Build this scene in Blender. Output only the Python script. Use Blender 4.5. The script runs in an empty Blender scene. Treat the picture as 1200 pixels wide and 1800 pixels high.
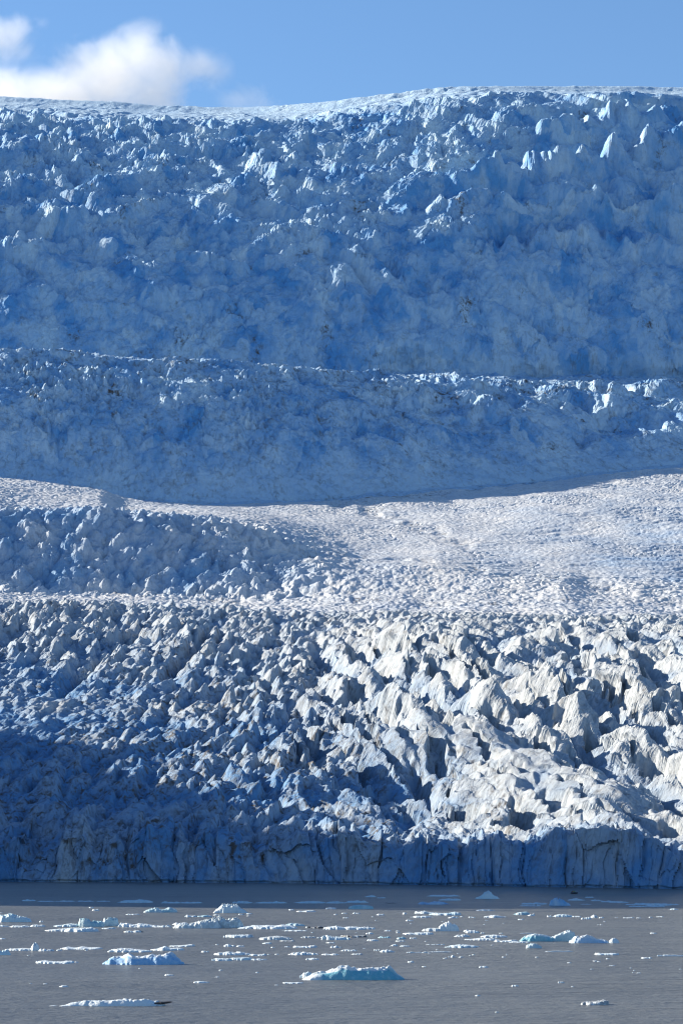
import bpy, bmesh, math, random
import numpy as np

# ------------------------------------------------------------------ camera, sky, sun, exposure
scene = bpy.context.scene
CAM_H = 40.0
F_PX = 5000.0                    # focal length in pixels of the 1200 x 1800 photograph
PITCH = math.atan(517.0 / F_PX)
cam_data = bpy.data.cameras.new('camera')
cam = bpy.data.objects.new('camera', cam_data)
scene.collection.objects.link(cam)
cam.location = (0, 0, CAM_H)
cam.rotation_euler = (math.pi / 2 + PITCH, 0, 0)
cam_data.sensor_fit = 'VERTICAL'
cam_data.sensor_height = 36.0
cam_data.lens = 36.0 * F_PX / 1800.0
cam_data.clip_start = 1.0
cam_data.clip_end = 60000.0
scene.camera = cam

SUN_ELEV = math.radians(23.0)
SUN_BACK = math.radians(22.5)    # how far behind the picture plane, sun is on the left
SUN = np.array([-math.cos(SUN_ELEV) * math.cos(SUN_BACK), math.cos(SUN_ELEV) * math.sin(SUN_BACK), math.sin(SUN_ELEV)])

world = bpy.data.worlds.new('World')
scene.world = world
world.use_nodes = True
wn = world.node_tree
wn.nodes.clear()
w_out = wn.nodes.new('ShaderNodeOutputWorld')
w_bg = wn.nodes.new('ShaderNodeBackground')
w_sky = wn.nodes.new('ShaderNodeTexSky')
w_sky.sky_type = 'NISHITA'
w_sky.sun_disc = False
w_sky.sun_elevation = SUN_ELEV
w_sky.sun_rotation = math.atan2(SUN[0], SUN[1])
w_sky.altitude = 300.0
w_sky.air_density = 1.0
w_sky.dust_density = 0.0
w_sky.ozone_density = 5.5
w_bg.inputs['Strength'].default_value = 0.080
wn.links.new(w_sky.outputs[0], w_bg.inputs[0])
wn.links.new(w_bg.outputs[0], w_out.inputs[0])

sun_data = bpy.data.lights.new('sun', 'SUN')
sun_data.energy = 5.0
sun_data.angle = math.radians(0.5)
sun_data.color = (1.0, 0.90, 0.75)
sun = bpy.data.objects.new('sun', sun_data)
scene.collection.objects.link(sun)
from mathutils import Vector, Matrix
sun.rotation_euler = Vector(SUN.tolist()).to_track_quat('Z', 'Y').to_euler()
sun.location = (-800, 400, 900)

scene.view_settings.view_transform = 'Standard'
scene.view_settings.look = 'None'
scene.view_settings.gamma = 1.0
scene.view_settings.exposure = 1.08
scene.view_settings.use_curve_mapping = False
scene.cycles.pixel_filter_type = 'BLACKMAN_HARRIS'
scene.cycles.filter_width = 1.2
scene.cycles.max_bounces = 6
scene.cycles.diffuse_bounces = 1
scene.cycles.glossy_bounces = 2
scene.cycles.volume_bounces = 4

# ------------------------------------------------------------------ helpers
col = scene.collection
def tag(o, label=None, cat=None, group=None, kind=None):
    if label: o['label'] = label
    if cat: o['category'] = cat
    if group: o['group'] = group
    if kind: o['kind'] = kind
    return o

CT, ST = math.cos(PITCH), math.sin(PITCH)
def slope_of(py):                       # elevation slope (z per metre of depth) of a photo row
    b = (900.0 - np.asarray(py, float)) / F_PX
    return (ST + b * CT) / (CT - b * ST)
def xslope(px, py):
    b = (900.0 - np.asarray(py, float)) / F_PX
    return (np.asarray(px, float) - 600.0) / F_PX / (CT - b * ST)
def on_water(px, py):
    s = slope_of(py)
    y = -CAM_H / s
    return xslope(px, py) * y, y
def row_of(y, z):
    s = (z - CAM_H) / y
    b = (s * CT - ST) / (CT + s * ST)
    return 900.0 - b * F_PX

U32 = np.uint32
def hash2(ix, iy, seed):
    h = ix.astype(np.int64).astype(U32) * U32(374761393) + iy.astype(np.int64).astype(U32) * U32(668265263) + U32((seed * 2654435761) & 0xffffffff)
    h = (h ^ (h >> U32(13))) * U32(1274126177)
    h = (h ^ (h >> U32(15))) * U32(2246822519)
    return h ^ (h >> U32(16))
def rnd(h, k):
    h = (h + U32((k * 0x9E3779B9) & 0xffffffff))
    h = (h ^ (h >> U32(16))) * U32(0x7feb352d)
    h = (h ^ (h >> U32(15))) * U32(0x846ca68b)
    h = h ^ (h >> U32(16))
    return (h >> U32(8)).astype(np.float32) / np.float32(16777216.0)
def perlin(x, y, seed):
    x = np.asarray(x, np.float64); y = np.asarray(y, np.float64)
    x0 = np.floor(x); y0 = np.floor(y)
    fx = (x - x0).astype(np.float32); fy = (y - y0).astype(np.float32)
    u = fx * fx * fx * (fx * (fx * 6 - 15) + 10)
    v = fy * fy * fy * (fy * (fy * 6 - 15) + 10)
    def g(dx, dy):
        a = rnd(hash2(x0 + dx, y0 + dy, seed), 1) * np.float32(2 * math.pi)
        return np.cos(a) * (fx - dx) + np.sin(a) * (fy - dy)
    a = g(0, 0); b = g(1, 0); c = g(0, 1); d = g(1, 1)
    return 1.5 * ((a + (b - a) * u) * (1 - v) + (c + (d - c) * u) * v)
def fbm(x, y, seed, octv=4, gain=0.5, ridged=False):
    t = 0; amp = 1.0; s = 0
    for k in range(octv):
        n = perlin(x * 2.03 ** k + 17.3 * k, y * 2.03 ** k - 9.1 * k, seed + k)
        t = t + amp * ((1 - 2 * np.abs(n)) if ridged else n)
        s += amp; amp *= gain
    return t / s
def pyramids(x, y, seed, theta=0.0, spread=0.5, right=(1.8, 4.5), left=(0.7, 1.5), ends=(0.7, 1.8), hs=(0.35, 1.0), floor=-0.5):
    """Upper envelope of leaning facetted peaks on a jittered lattice: one steep side, gentler others."""
    x0 = np.floor(x); y0 = np.floor(y)
    best = np.full(x.shape, floor, np.float32); bid = np.zeros(x.shape, U32)
    lr = lambda r, ab: ab[0] + (ab[1] - ab[0]) * r
    for dx in (-1, 0, 1):
        for dy in (-1, 0, 1):
            h = hash2(x0 + dx, y0 + dy, seed)
            px = (x - (x0 + dx + 0.12 + 0.76 * rnd(h, 1))).astype(np.float32)
            py = (y - (y0 + dy + 0.12 + 0.76 * rnd(h, 2))).astype(np.float32)
            th = theta + spread * (2 * rnd(h, 3) - 1)
            c, s = np.cos(th), np.sin(th)
            a = px * c + py * s; b = -px * s + py * c
            sr, sl = lr(rnd(h, 4), right), lr(rnd(h, 5), left)
            s1, s2 = lr(rnd(h, 6), ends), lr(rnd(h, 7), ends)
            d = np.maximum(np.maximum(a * sr, -a * sl), np.maximum(b * s1, -b * s2))
            k1 = rnd(h, 9) * 2 - 1
            d = np.maximum(d, (-a * (0.6 + 0.5 * k1) + b * (0.8 - 0.5 * k1)) * s1)
            d = np.maximum(d, (a * 0.8 - b * 0.6) * (0.5 * sr + 0.5 * s2))
            v = lr(rnd(h, 8), hs) - np.maximum(d - 0.06, 0)
            m = v > best
            best = np.where(m, v, best); bid = np.where(m, h, bid)
    return best, bid
def cell_gap(x, y, seed):
    """Distance to the border between cells of a jittered lattice (0 on the border) and the cell's own number."""
    x0 = np.floor(x); y0 = np.floor(y)
    d1 = np.full(x.shape, 9.0, np.float32); d2 = d1.copy(); hid = np.zeros(x.shape, U32)
    for i in (-1, 0, 1):
        for j in (-1, 0, 1):
            h = hash2(x0 + i, y0 + j, seed)
            d = np.hypot(x - (x0 + i + .1 + .8 * rnd(h, 1)), y - (y0 + j + .1 + .8 * rnd(h, 2))).astype(np.float32)
            m = d < d1
            d2 = np.where(m, d1, np.minimum(d2, d)); hid = np.where(m, h, hid); d1 = np.where(m, d, d1)
    return d2 - d1, hid
def facets(x, y, seed):
    """Flat tilted plates, one per cell, with steps between them."""
    x0 = np.floor(x); y0 = np.floor(y)
    d1 = np.full(x.shape, 9.0, np.float32); out = np.zeros(x.shape, np.float32)
    for i in (-1, 0, 1):
        for j in (-1, 0, 1):
            h = hash2(x0 + i, y0 + j, seed)
            px = (x - (x0 + i + .1 + .8 * rnd(h, 1))).astype(np.float32); py = (y - (y0 + j + .1 + .8 * rnd(h, 2))).astype(np.float32)
            d = np.hypot(px, py); m = d < d1
            out = np.where(m, (rnd(h, 3) - .5) + px * (rnd(h, 4) - .5) * 1.8 + py * (rnd(h, 5) - .5) * 1.2, out); d1 = np.where(m, d, d1)
    return out
def smoothstep(a, b, x):
    t = np.clip((x - a) / (b - a), 0, 1)
    return t * t * (3 - 2 * t)

# ------------------------------------------------------------------ materials
def new_mat(name):
    m = bpy.data.materials.new(name); m.use_nodes = True
    nt = m.node_tree; nt.nodes.clear()
    out = nt.nodes.new('ShaderNodeOutputMaterial'); b = nt.nodes.new('ShaderNodeBsdfPrincipled')
    nt.links.new(b.outputs[0], out.inputs[0])
    return m, nt, b
def nd(nt, typ, **kw):
    n = nt.nodes.new(typ)
    for k, v in kw.items(): setattr(n, k, v)
    return n
def mixc(nt, fac, a, b):
    n = nd(nt, 'ShaderNodeMix', data_type='RGBA')
    for sock, v in ((n.inputs[0], fac), (n.inputs[6], a), (n.inputs[7], b)):
        if isinstance(v, bpy.types.NodeSocket): nt.links.new(v, sock)
        elif isinstance(v, (int, float)): sock.default_value = v
        else: sock.default_value = (*v, 1)
    return n.outputs[2]
def math_(nt, op, a, b=0.0, clamp=False):
    n = nd(nt, 'ShaderNodeMath', operation=op, use_clamp=clamp)
    for sock, v in ((n.inputs[0], a), (n.inputs[1], b)):
        if isinstance(v, bpy.types.NodeSocket): nt.links.new(v, sock)
        else: sock.default_value = v
    return n.outputs[0]
def noise(nt, vec, scale, detail=4, rough=0.55, dist=0.0):
    n = nd(nt, 'ShaderNodeTexNoise'); n.inputs['Scale'].default_value = scale
    n.inputs['Detail'].default_value = detail; n.inputs['Roughness'].default_value = rough
    n.inputs['Distortion'].default_value = dist
    nt.links.new(vec, n.inputs['Vector'])
    return n.outputs['Fac']
def ramp(nt, v, lo, hi, a=0.0, b=1.0):
    n = nd(nt, 'ShaderNodeMapRange'); n.clamp = True
    nt.links.new(v, n.inputs[0])
    for i, x in enumerate((lo, hi, a, b)): n.inputs[i + 1].default_value = x
    return n.outputs[0]
def position(nt, sx=1, sy=1, sz=1):
    g = nd(nt, 'ShaderNodeNewGeometry')
    mp = nd(nt, 'ShaderNodeMapping'); mp.inputs['Scale'].default_value = (sx, sy, sz)
    nt.links.new(g.outputs['Position'], mp.inputs[0])
    return mp.outputs[0]
def bump(nt, b, h, strength, dist):
    n = nd(nt, 'ShaderNodeBump'); n.inputs['Strength'].default_value = strength; n.inputs['Distance'].default_value = dist
    nt.links.new(h, n.inputs['Height']); nt.links.new(n.outputs[0], b.inputs['Normal'])

WHITE, BLUE, DIRT = (0.47, 0.505, 0.525), (0.11, 0.27, 0.49), (0.10, 0.088, 0.08)
def ice_material(name, grain=1.0, bump_d=1.0, WHITE=WHITE, BLUE=BLUE):
    m, nt, b = new_mat(name)
    p = position(nt, 1, 1, 1); pst = position(nt, 1.0, 1.0, 0.22)
    at = nd(nt, 'ShaderNodeAttribute'); at.attribute_name = 'ice_blue'
    ad = nd(nt, 'ShaderNodeAttribute'); ad.attribute_name = 'dirt'
    n1 = noise(nt, p, 0.045 * grain, 5, 0.6)
    n2 = noise(nt, pst, 0.35 * grain, 5, 0.65, 0.6)
    n3 = noise(nt, p, 0.16 * grain, 5, 0.7)
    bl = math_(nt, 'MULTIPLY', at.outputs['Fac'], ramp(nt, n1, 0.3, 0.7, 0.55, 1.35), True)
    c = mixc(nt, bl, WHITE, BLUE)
    # grey ash in streaks and patches
    st = ramp(nt, n2, 0.50, 0.66)
    pa = ramp(nt, n3, 0.50, 0.66)
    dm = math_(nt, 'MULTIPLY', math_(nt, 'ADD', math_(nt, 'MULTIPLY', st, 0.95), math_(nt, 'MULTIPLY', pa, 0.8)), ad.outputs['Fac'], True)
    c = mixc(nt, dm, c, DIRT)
    nt.links.new(c, b.inputs['Base Color'])
    b.inputs['Roughness'].default_value = 0.65
    b.inputs['Specular IOR Level'].default_value = 0.3
    hb = math_(nt, 'ADD', noise(nt, pst, 0.9 * grain, 8, 0.75), math_(nt, 'MULTIPLY', noise(nt, p, 0.22 * grain, 5, 0.6), 1.5))
    bump(nt, b, hb, 0.9, bump_d)
    return m
# ------------------------------------------------------------------ the glacier: one graded surface from the lake to the ice cap
COLS = np.array([0, 200, 400, 600, 800, 1000, 1200], float)
FEAT = [  # (photo rows per column, depths per column in metres, mesh rows up to the next line)
    ('waterline', [1550, 1551, 1552, 1554, 1557, 1560, 1563], None, 46),
    ('cliff_top', [1484, 1486, 1488, 1486, 1488, 1492, 1496], '+15', 330),
    ('mid_field', [1272, 1274, 1280, 1288, 1294, 1296, 1296], [1830, 1830, 1820, 1800, 1790, 1780, 1780], 420),
    ('field_crest', [1062, 1066, 1072, 1077, 1081, 1084, 1088], [2300] * 7, 16),
    ('behind_crest', [1068, 1072, 1077, 1082, 1086, 1089, 1092], [2430] * 7, 80),
    ('step_foot', [1046, 1050, 1054, 1056, 1056, 1055, 1053], [2646, 2646, 2632, 2610, 2580, 2570, 2560], 150),
    ('step_top', [908, 911, 926, 975, 994, 996, 996], [2733, 2735, 2745, 2765, 2760, 2750, 2750], 190),
    ('fall_foot', [845, 876, 884, 875, 858, 834, 816], [3250, 3250, 3260, 3300, 3360, 3430, 3500], 210),
    ('fall_top', [622, 630, 642, 658, 672, 684, 690], [3430, 3440, 3460, 3510, 3590, 3690, 3740], 36),
    ('fall_back', [626, 633, 645, 658, 663, 665, 668], [3860, 3860, 3860, 3865, 3870, 3885, 3895], 300),
    ('upper_top', [212, 222, 226, 212, 182, 176, 184], [4385, 4380, 4370, 4360, 4370, 4380, 4390], 60),
    ('crest', [175, 187, 195, 183, 161, 159, 160], [4740, 4735, 4730, 4650, 4620, 4630, 4650], 12),
    ('beyond', None, None, 0),
]
QUAL = 1.0
inner = np.arange(-120, 1321, 2.0 / QUAL)
ext = 120 * (1.13 ** np.arange(1, 30) - 1) / 0.13 * 0.08
pxs = np.concatenate([(-120 - ext)[::-1], inner, 1320 + ext])
def smooth_cols(vals):                                   # smooth curve through the seven columns, level beyond them
    v = np.asarray(vals, float)
    q = np.clip((pxs - COLS[0]) / 200.0, -0.6, 6.6)
    i = np.clip(np.floor(q).astype(int), 0, 5); f = np.clip(q - i, -0.6, 1.6)
    e = np.concatenate([[2 * v[0] - v[1]], v, [2 * v[-1] - v[-2]]])
    p0, p1, p2, p3 = e[i], e[i + 1], e[i + 2], e[i + 3]
    fc = np.clip(f, 0, 1)
    r = 0.5 * (2 * p1 + (p2 - p0) * fc + (2 * p0 - 5 * p1 + 4 * p2 - p3) * fc ** 2 + (3 * p1 - p0 - 3 * p2 + p3) * fc ** 3)
    return r + (f - fc) * np.where(f < 0, p2 - p1, p2 - p1) * 0.6
NF = len(FEAT)
FD, FZ = [], []
for k, (nm, rows, dep, n) in enumerate(FEAT):
    if nm == 'waterline':
        d = -CAM_H / slope_of(smooth_cols(rows)); z = np.full(d.shape, -3.0)
        base_d = d
    elif nm == 'beyond':
        d = FD[-1] + 1600; z = FZ[-1] + 150
    else:
        d = base_d + 15 if dep == '+15' else smooth_cols(dep)
        z = CAM_H + d * slope_of(smooth_cols(rows))
    FD.append(d); FZ.append(z)
FD, FZ = np.array(FD), np.array(FZ)
S = []
for k in range(NF - 1):
    n = max(4, int(FEAT[k][3] * QUAL))
    S.append(k + np.arange(n) / n)
S = np.concatenate(S + [[NF - 1.0]])
R, C = len(S), len(pxs)
ki = np.clip(np.floor(S).astype(int), 0, NF - 2); kf = (S - ki)[:, None]
Y = FD[ki] + (FD[ki + 1] - FD[ki]) * kf
Z = FZ[ki] + (FZ[ki + 1] - FZ[ki]) * kf
# the two falls are steeper below than under their brows
hollow = np.where((ki == 7) | (ki == 9), 0.105, 0.0)[:, None] * np.sin(np.pi * kf)
Y = Y - hollow * (FD[ki + 1] - FD[ki])
rside = smoothstep(450, 800, pxs)[None, :]
Z = Z + rside * (np.where(ki == 1, -20.0, 0)[:, None] + np.where(ki == 2, 20.0, 0)[:, None]) * np.sin(np.pi * kf)
# soften the creases between the stretches (not the cliff edge)
def soften(A, w):
    B = A.copy()
    ker = np.hanning(2 * w + 3)[1:-1]; ker /= ker.sum()
    P = np.concatenate([np.repeat(A[:1], w, 0), A, np.repeat(A[-1:], w, 0)])
    cs = sum(ker[i] * P[i:i + A.shape[0]] for i in range(2 * w + 1))
    return cs
keep = smoothstep(1.12, 1.35, S)[:, None] * (1 - smoothstep(10.9, 11.0, S))[:, None]
Z = Z + (soften(Z - 0.0, 16) - Z) * keep
SL = (pxs - 600.0) / F_PX
X = Y * (SL * 1.0)[None, :]
PXG = np.broadcast_to(pxs[None, :], Y.shape)
PYB = row_of(Y, Z)
SG = np.broadcast_to(S[:, None], Y.shape)
Z0 = Z.copy()

def table(rows):                       # rows: list of (s, values at columns 0..1200) -> field over the whole sheet
    ss = np.array([r[0] for r in rows], float)
    vals = np.array([np.interp(np.clip(pxs, 0, 1200), np.linspace(0, 1200, len(r[1])), r[1]) for r in rows])
    i = np.clip(np.searchsorted(ss, S, 'right') - 1, 0, len(ss) - 2)
    f = np.clip((S - ss[i]) / (ss[i + 1] - ss[i]), 0, 1)[:, None]
    return (vals[i] * (1 - f) + vals[i + 1] * f).astype(np.float32)
def seg_dist(pts, ky=1.4):
    best = np.full(Y.shape, 1e9)
    for (ax, ay), (bx, by) in zip(pts[:-1], pts[1:]):
        dx, dy = bx - ax, (by - ay) * ky
        qx, qy = PXG - ax, (PYB - ay) * ky
        t = np.clip((qx * dx + qy * dy) / (dx * dx + dy * dy), 0, 1)
        best = np.minimum(best, np.hypot(qx - t * dx, qy - t * dy))
    return best

def rows_between(a, b):
    return np.where((S >= a) & (S <= b))[0]

ICE_ID = np.zeros(Y.shape, U32)
dZ = np.zeros(Y.shape, np.float32); dY = np.zeros(Y.shape, np.float32); dX = np.zeros(Y.shape, np.float32)

# --- crevassed field (lines 0..5): leaning fins on the right, rounded hummocks on the left
r = rows_between(0.0, 5.6); sl = slice(r[0], r[-1] + 1)
x, y, s = X[sl], Y[sl], SG[sl]
wx = x + 4 * perlin(x / 29, y / 29, 5) + 1.0 * perlin(x / 7, y / 7, 6)
wy = y + 4 * perlin(x / 29, y / 29, 7) + 1.0 * perlin(x / 7, y / 7, 8)
big = table([(0, [.0] * 7), (0.93, [3, 3, 3, 3, 3, 3, 3]), (1.1, [9, 9, 9, 9, 7, 8, 9]), (1.5, [9, 9, 10, 13, 9, 11, 17]), (1.85, [4, 5, 10, 15, 13, 15, 17]),
             (2.1, [3, 4, 9, 15, 19, 19, 15]), (2.3, [4, 6, 10, 13, 16, 14, 12]), (2.45, [9, 9, 10, 12, 14, 11, 10]), (2.7, [11, 11, 10, 7, 7, 7, 6]), (2.95, [8, 8, 7, 4, 3, 3, 3]), (3.05, [6, 6, 5, 2.5, 2, 2, 2]), (3.3, [1, 1, 1, .6, .3, .3, .3]), (4.6, [.3] * 7), (5.6, [.3] * 7)])[sl]
mid = table([(0, [.0] * 7), (0.93, [2] * 7), (1.1, [5, 5, 5, 6, 6, 5, 5]), (1.9, [3, 3.5, 6, 7, 5, 5, 5]), (2.15, [1.6, 2.0, 4.5, 6, 5, 5, 5]), (2.4, [4, 4, 6, 6, 5, 5, 5]), (2.8, [6, 6, 6, 5, 5, 5, 5]), (2.95, [5, 5, 5, 3.5, 2.5, 2.5, 2.5]), (3.4, [1.2, 1.2, 1, .6, .5, .5, .5]), (5.6, [.7] * 7)])[sl]
fine = table([(0, [.0] * 7), (1.0, [1.2] * 7), (2.9, [2.2, 2.2, 2.2, 1.8, 1.8, 1.6, 1.6]), (3.2, [1.6] * 7), (3.5, [.9] * 7), (5.6, [.7] * 7)])[sl]
theta = table([(0, [.1, .1, .2, .3, .35, .45, .5]), (2.0, [.15, .2, .3, .3, .4, .5, .55]), (5.6, [.3, .3, .3, .3, .3, .4, .4])])[sl]
eL2, _ = pyramids(wx / 31 + .4, wy / 46, 29, theta - .1, 0.6, right=(1.8, 4.5), left=(.7, 1.6), ends=(.8, 2.0), floor=-.8)
eL3, _ = pyramids(wx / 13 + .7, wy / 36, 30, theta * 0 + .1, 0.5, right=(1.4, 3.2), left=(.8, 1.8), ends=(.7, 1.6), floor=-.7)
c_, s_ = math.cos(0.66), math.sin(0.66)
fa = (wx * c_ + wy * s_); fb = (-wx * s_ + wy * c_)
eL, idL = pyramids(wx / 16, wy / 27, 11, theta, 0.5, right=(1.8, 4.5), left=(.8, 1.8), ends=(.8, 2.2), floor=-.7)
eR, idR = pyramids(fa / 21 + 0.25 * perlin(fb / 30, fa / 30, 17), fb / 62, 15, 0.0, 0.22, right=(2.4, 6.0), left=(0.65, 1.25), ends=(1.2, 2.6), floor=-1.0, hs=(.3, 1.1))
k1 = smoothstep(.0, .3, fbm(x / 75 + 2.2, y / 110, 27, 3)); k2 = smoothstep(.02, .3, fbm(x / 60 + 7.2, y / 90, 28, 3))
eL = eL * (1 - k1) + eL2 * 1.25 * k1
eL = eL * (1 - k2) + eL3 * k2
mR = smoothstep(430, 640, PXG[sl] + 60 * perlin(x / 50, y / 70, 19)) * (1 - smoothstep(2.55, 2.85, s)) * smoothstep(1.05, 1.3, s)
e1 = eL * (1 - mR) + eR * mR
id1 = np.where(mR > .5, idR, idL)
e2, id2 = pyramids(wx / 8 + 3.3, wy / 11, 12, theta, 0.8, right=(1.2, 3.0), left=(0.7, 1.6))
eF, _ = pyramids(fa / 8 + .3 * perlin(fb / 12, fa / 12, 18), fb / 30, 16, 0.0, 0.3, right=(1.5, 3.5), left=(0.7, 1.4), ends=(.8, 2.0))
e2 = e2 * (1 - .75 * mR) + eF * .75 * mR
e3, id3 = pyramids(wx / 4.6, wy / 5.2 + 1.7, 13, theta, 3.14, right=(0.8, 2.2))
rg = fbm(wx / 9, wy / 14, 21, 4, 0.55, True)
fl_ = fbm(fa / 3.2, fb / 18, 22, 3, 0.5, True)
dz = big * (e1 - 0.1) + mid * (e2 - 0.2) + fine * (e3 - 0.2) * (1 - .45 * mR) + 0.09 * (big + mid) * rg + .7 * fl_ * mR
# deep lens-shaped crevasses between the fins
def lenses(a, b, seed, keep=.75):
    a0, b0 = np.floor(a), np.floor(b); out = np.zeros(a.shape, np.float32)
    for i in (-1, 0, 1):
        for j in (-1, 0, 1):
            h = hash2(a0 + i, b0 + j, seed)
            pa = a - (a0 + i + .2 + .6 * rnd(h, 1)); pb = b - (b0 + j + .2 + .6 * rnd(h, 2))
            pa = pa + (rnd(h, 6) - .5) * .5 * pb
            wa = .14 + .24 * rnd(h, 3); wb = .35 + .35 * rnd(h, 4)
            d = np.sqrt((pa / wa) ** 2 + (pb / wb) ** 2)
            out = np.maximum(out, smoothstep(1.0, .62, d) * (.55 + .45 * rnd(h, 5)) * (rnd(h, 7) < keep))
    return out
la = wx * math.cos(.30) + wy * math.sin(.30); lb = -wx * math.sin(.30) + wy * math.cos(.30)
ln1 = lenses(la / 24 + .12 * perlin(lb / 9, la / 9, 23), lb / 62, 24)
ln2 = lenses(la / 12 + .15 * perlin(lb / 6, la / 6, 25) + .4, lb / 34 + .7, 26, .55)
lm = mR * smoothstep(1.22, 1.45, s) * table([(0, [1] * 7), (2.0, [1] * 7), (2.35, [.7] * 7), (2.7, [.3] * 7), (5.6, [0] * 7)])[sl]
dz -= (24 * ln1 + 11 * ln2) * lm
CREV = np.zeros(Y.shape, np.float32); CREV[sl] = np.maximum(ln1, ln2) * lm
# long trench and smooth back in the right half, as the ice bends over its bed
tr = seg_dist([(640, 1150), (735, 1205), (800, 1265), (880, 1305), (985, 1362), (1090, 1405), (1200, 1425)])[sl]
dz -= 11 * np.exp(-(tr / 26) ** 2)
tr2 = seg_dist([(840, 1190), (900, 1230), (1010, 1290), (1060, 1370)])[sl]
dz -= 8 * np.exp(-(tr2 / 18) ** 2)
tr3 = seg_dist([(545, 1180), (590, 1240), (650, 1290)])[sl]
dz -= 7 * np.exp(-(tr3 / 20) ** 2)
for pts_, w_l, h_l in (([(560, 1140), (655, 1235), (715, 1320), (750, 1410)], 13, 10), ([(880, 1140), (1000, 1205), (1110, 1285), (1200, 1330)], 13, 10), ([(1000, 1108), (1100, 1150), (1200, 1215)], 10, 7), ([(430, 1170), (520, 1260), (560, 1340)], 11, 8), ([(240, 1110), (170, 1165), (110, 1215)], 12, 10), ([(370, 1110), (330, 1160), (290, 1190)], 9, 7)):
    dz -= h_l * np.exp(-(seg_dist(pts_)[sl] / w_l) ** 2)
back = seg_dist([(740, 1330), (830, 1345), (930, 1400), (1050, 1440)])[sl]
bk = np.exp(-(back / 66) ** 2)
dz = dz * (1 - 0.6 * bk) + 19 * bk
dz += 4.0 * fbm(x / 70, y / 90, 31, 3) * smoothstep(1.0, 1.3, s)
dZ[sl] += dz.astype(np.float32)
ICE_ID[sl] = id1
big_full = np.zeros(Y.shape, np.float32); big_full[sl] = big * (0.5 + e1)
E1F = np.zeros(Y.shape, np.float32); E1F[sl] = e1
# horizontal lean gives overhanging, knife-edged crests
dX[sl] += (0.16 * dz * smoothstep(1.0, 1.2, s)).astype(np.float32)

# --- calving cliff: buttresses, leaning slabs and vertical cracks
r = rows_between(0.0, 1.9); sl = slice(r[0], r[-1] + 1)
cliff_sl = sl
x, y, s, z = X[sl], Y[sl], SG[sl], Z0[sl]
zz = np.clip(z, -3, 40)
xw = x + 2.0 * perlin(x / 15, zz / 12, 41) + 0.25 * zz * perlin(x / 60, zz * 0 + 3.1, 42)
def panels(xw, L, seed):
    u = xw / L; i = np.floor(u)
    d1 = np.full(xw.shape, 9.0, np.float32); d2 = d1.copy(); hid = np.zeros(xw.shape, U32); pc = d1.copy()
    for k in (-1, 0, 1):
        h = hash2(i + k, i * 0, seed); c = i + k + 0.15 + 0.7 * rnd(h, 1); d = np.abs(u - c).astype(np.float32)
        m = d < d1
        d2 = np.where(m, d1, np.minimum(d2, d)); hid = np.where(m, h, hid); pc = np.where(m, (u - c).astype(np.float32), pc); d1 = np.where(m, d, d1)
    return d2 - d1, hid, pc
xw = xw + 6 * perlin(x / 38, zz / 60, 47)
g1, h1, c1 = panels(xw, 19.0, 51)
g2, h2, c2 = panels(xw + 1.2 * perlin(x / 4, zz / 9, 43), 5.2, 52)
lean = (rnd(h1, 3) - 0.3) * 0.30
push = 6.0 * (rnd(h1, 2) - 0.5) + (rnd(h1, 4) - 0.6) * 4.0 * c1 + 1.6 * (rnd(h2, 2) - 0.5) + (rnd(h2, 5) - .5) * 1.8 * c2
crack = -2.2 * np.exp(-(g1 / 0.05) ** 2) * smoothstep(-.2, .5, perlin(x / 24, zz / 16, 48)) - 0.8 * np.exp(-(g2 / 0.10) ** 2) * smoothstep(.1, .5, perlin(x / 12, zz / 10, 49))
off = push + crack - lean * zz + .8 * fbm(x / 9, zz / 11, 44, 4) + 3.5 * perlin(x / 48, zz * 0 + .5, 45)
fade = (1 - smoothstep(1.0, 1.25, s))
off = off + 3.6 * facets(xw / 13, zz / 30 + .02 * xw, 53) + 1.5 * facets(xw / 4.6 + .3, zz / 14, 54)
notch = 1.6 * (1 - smoothstep(.3, 1.3, zz)) * (1 - smoothstep(.9, 1.0, s))
dY[sl] -= (off * fade * smoothstep(-4, 1, zz + 1) - notch).astype(np.float32)
topvar = 9 * perlin(x / 33, x * 0 + 7.7, 46) + 6.0 * (rnd(h1, 7) - 0.5) + 2.5 * (rnd(h2, 7) - .5)
dZ[sl] += (topvar * fade * smoothstep(0.15, 1.0, s) ** 1.0).astype(np.float32)

# --- the quiet tongue (lines 3.5..7.3): speckled crust, ogive ripples, soft swells
r = rows_between(3.4, 7.6); sl = slice(r[0], r[-1] + 1)
x, y, s = X[sl], Y[sl], SG[sl]
on = smoothstep(3.4, 4.2, s) * (1 - smoothstep(7.1, 7.5, s))
e4, _ = pyramids(x / 5.2 + .6 * perlin(x / 15, y / 15, 61), y / 7.0, 62, -.1, 3.14, right=(0.8, 2.4))
e5, _ = pyramids(x / 13 + .6 * perlin(x / 40, y / 40, 63), y / 15, 64, -.1, 1.2, right=(0.8, 2.4))
ta = table([(3.4, [1.9] * 7), (5.9, [1.7, 1.7, 1.6, 1.3, 1.2, 1.3, 1.5]), (6.3, [2.2, 1.8, 1.5, 1.3, 1.2, 1.2, 1.5]), (7.6, [3.2, 2.8, 1.9, 1.6, 1.4, 1.3, 1.5])])[sl]
rip = np.sin((y * 0.9 - x * 0.55 + 26 * perlin(x / 130, y / 130, 66)) / 3.1 + 2 * perlin(x / 22, y / 22, 67))
ra = table([(3.4, [0.2] * 7), (5.9, [.2, .2, .3, .4, .6, 1.1, 1.6]), (6.3, [.2, .3, .4, .5, .7, 1.2, 1.5]), (7.6, [.2, .3, .4, .5, .6, .7, .8])])[sl]
ta = .56 * ta
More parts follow.
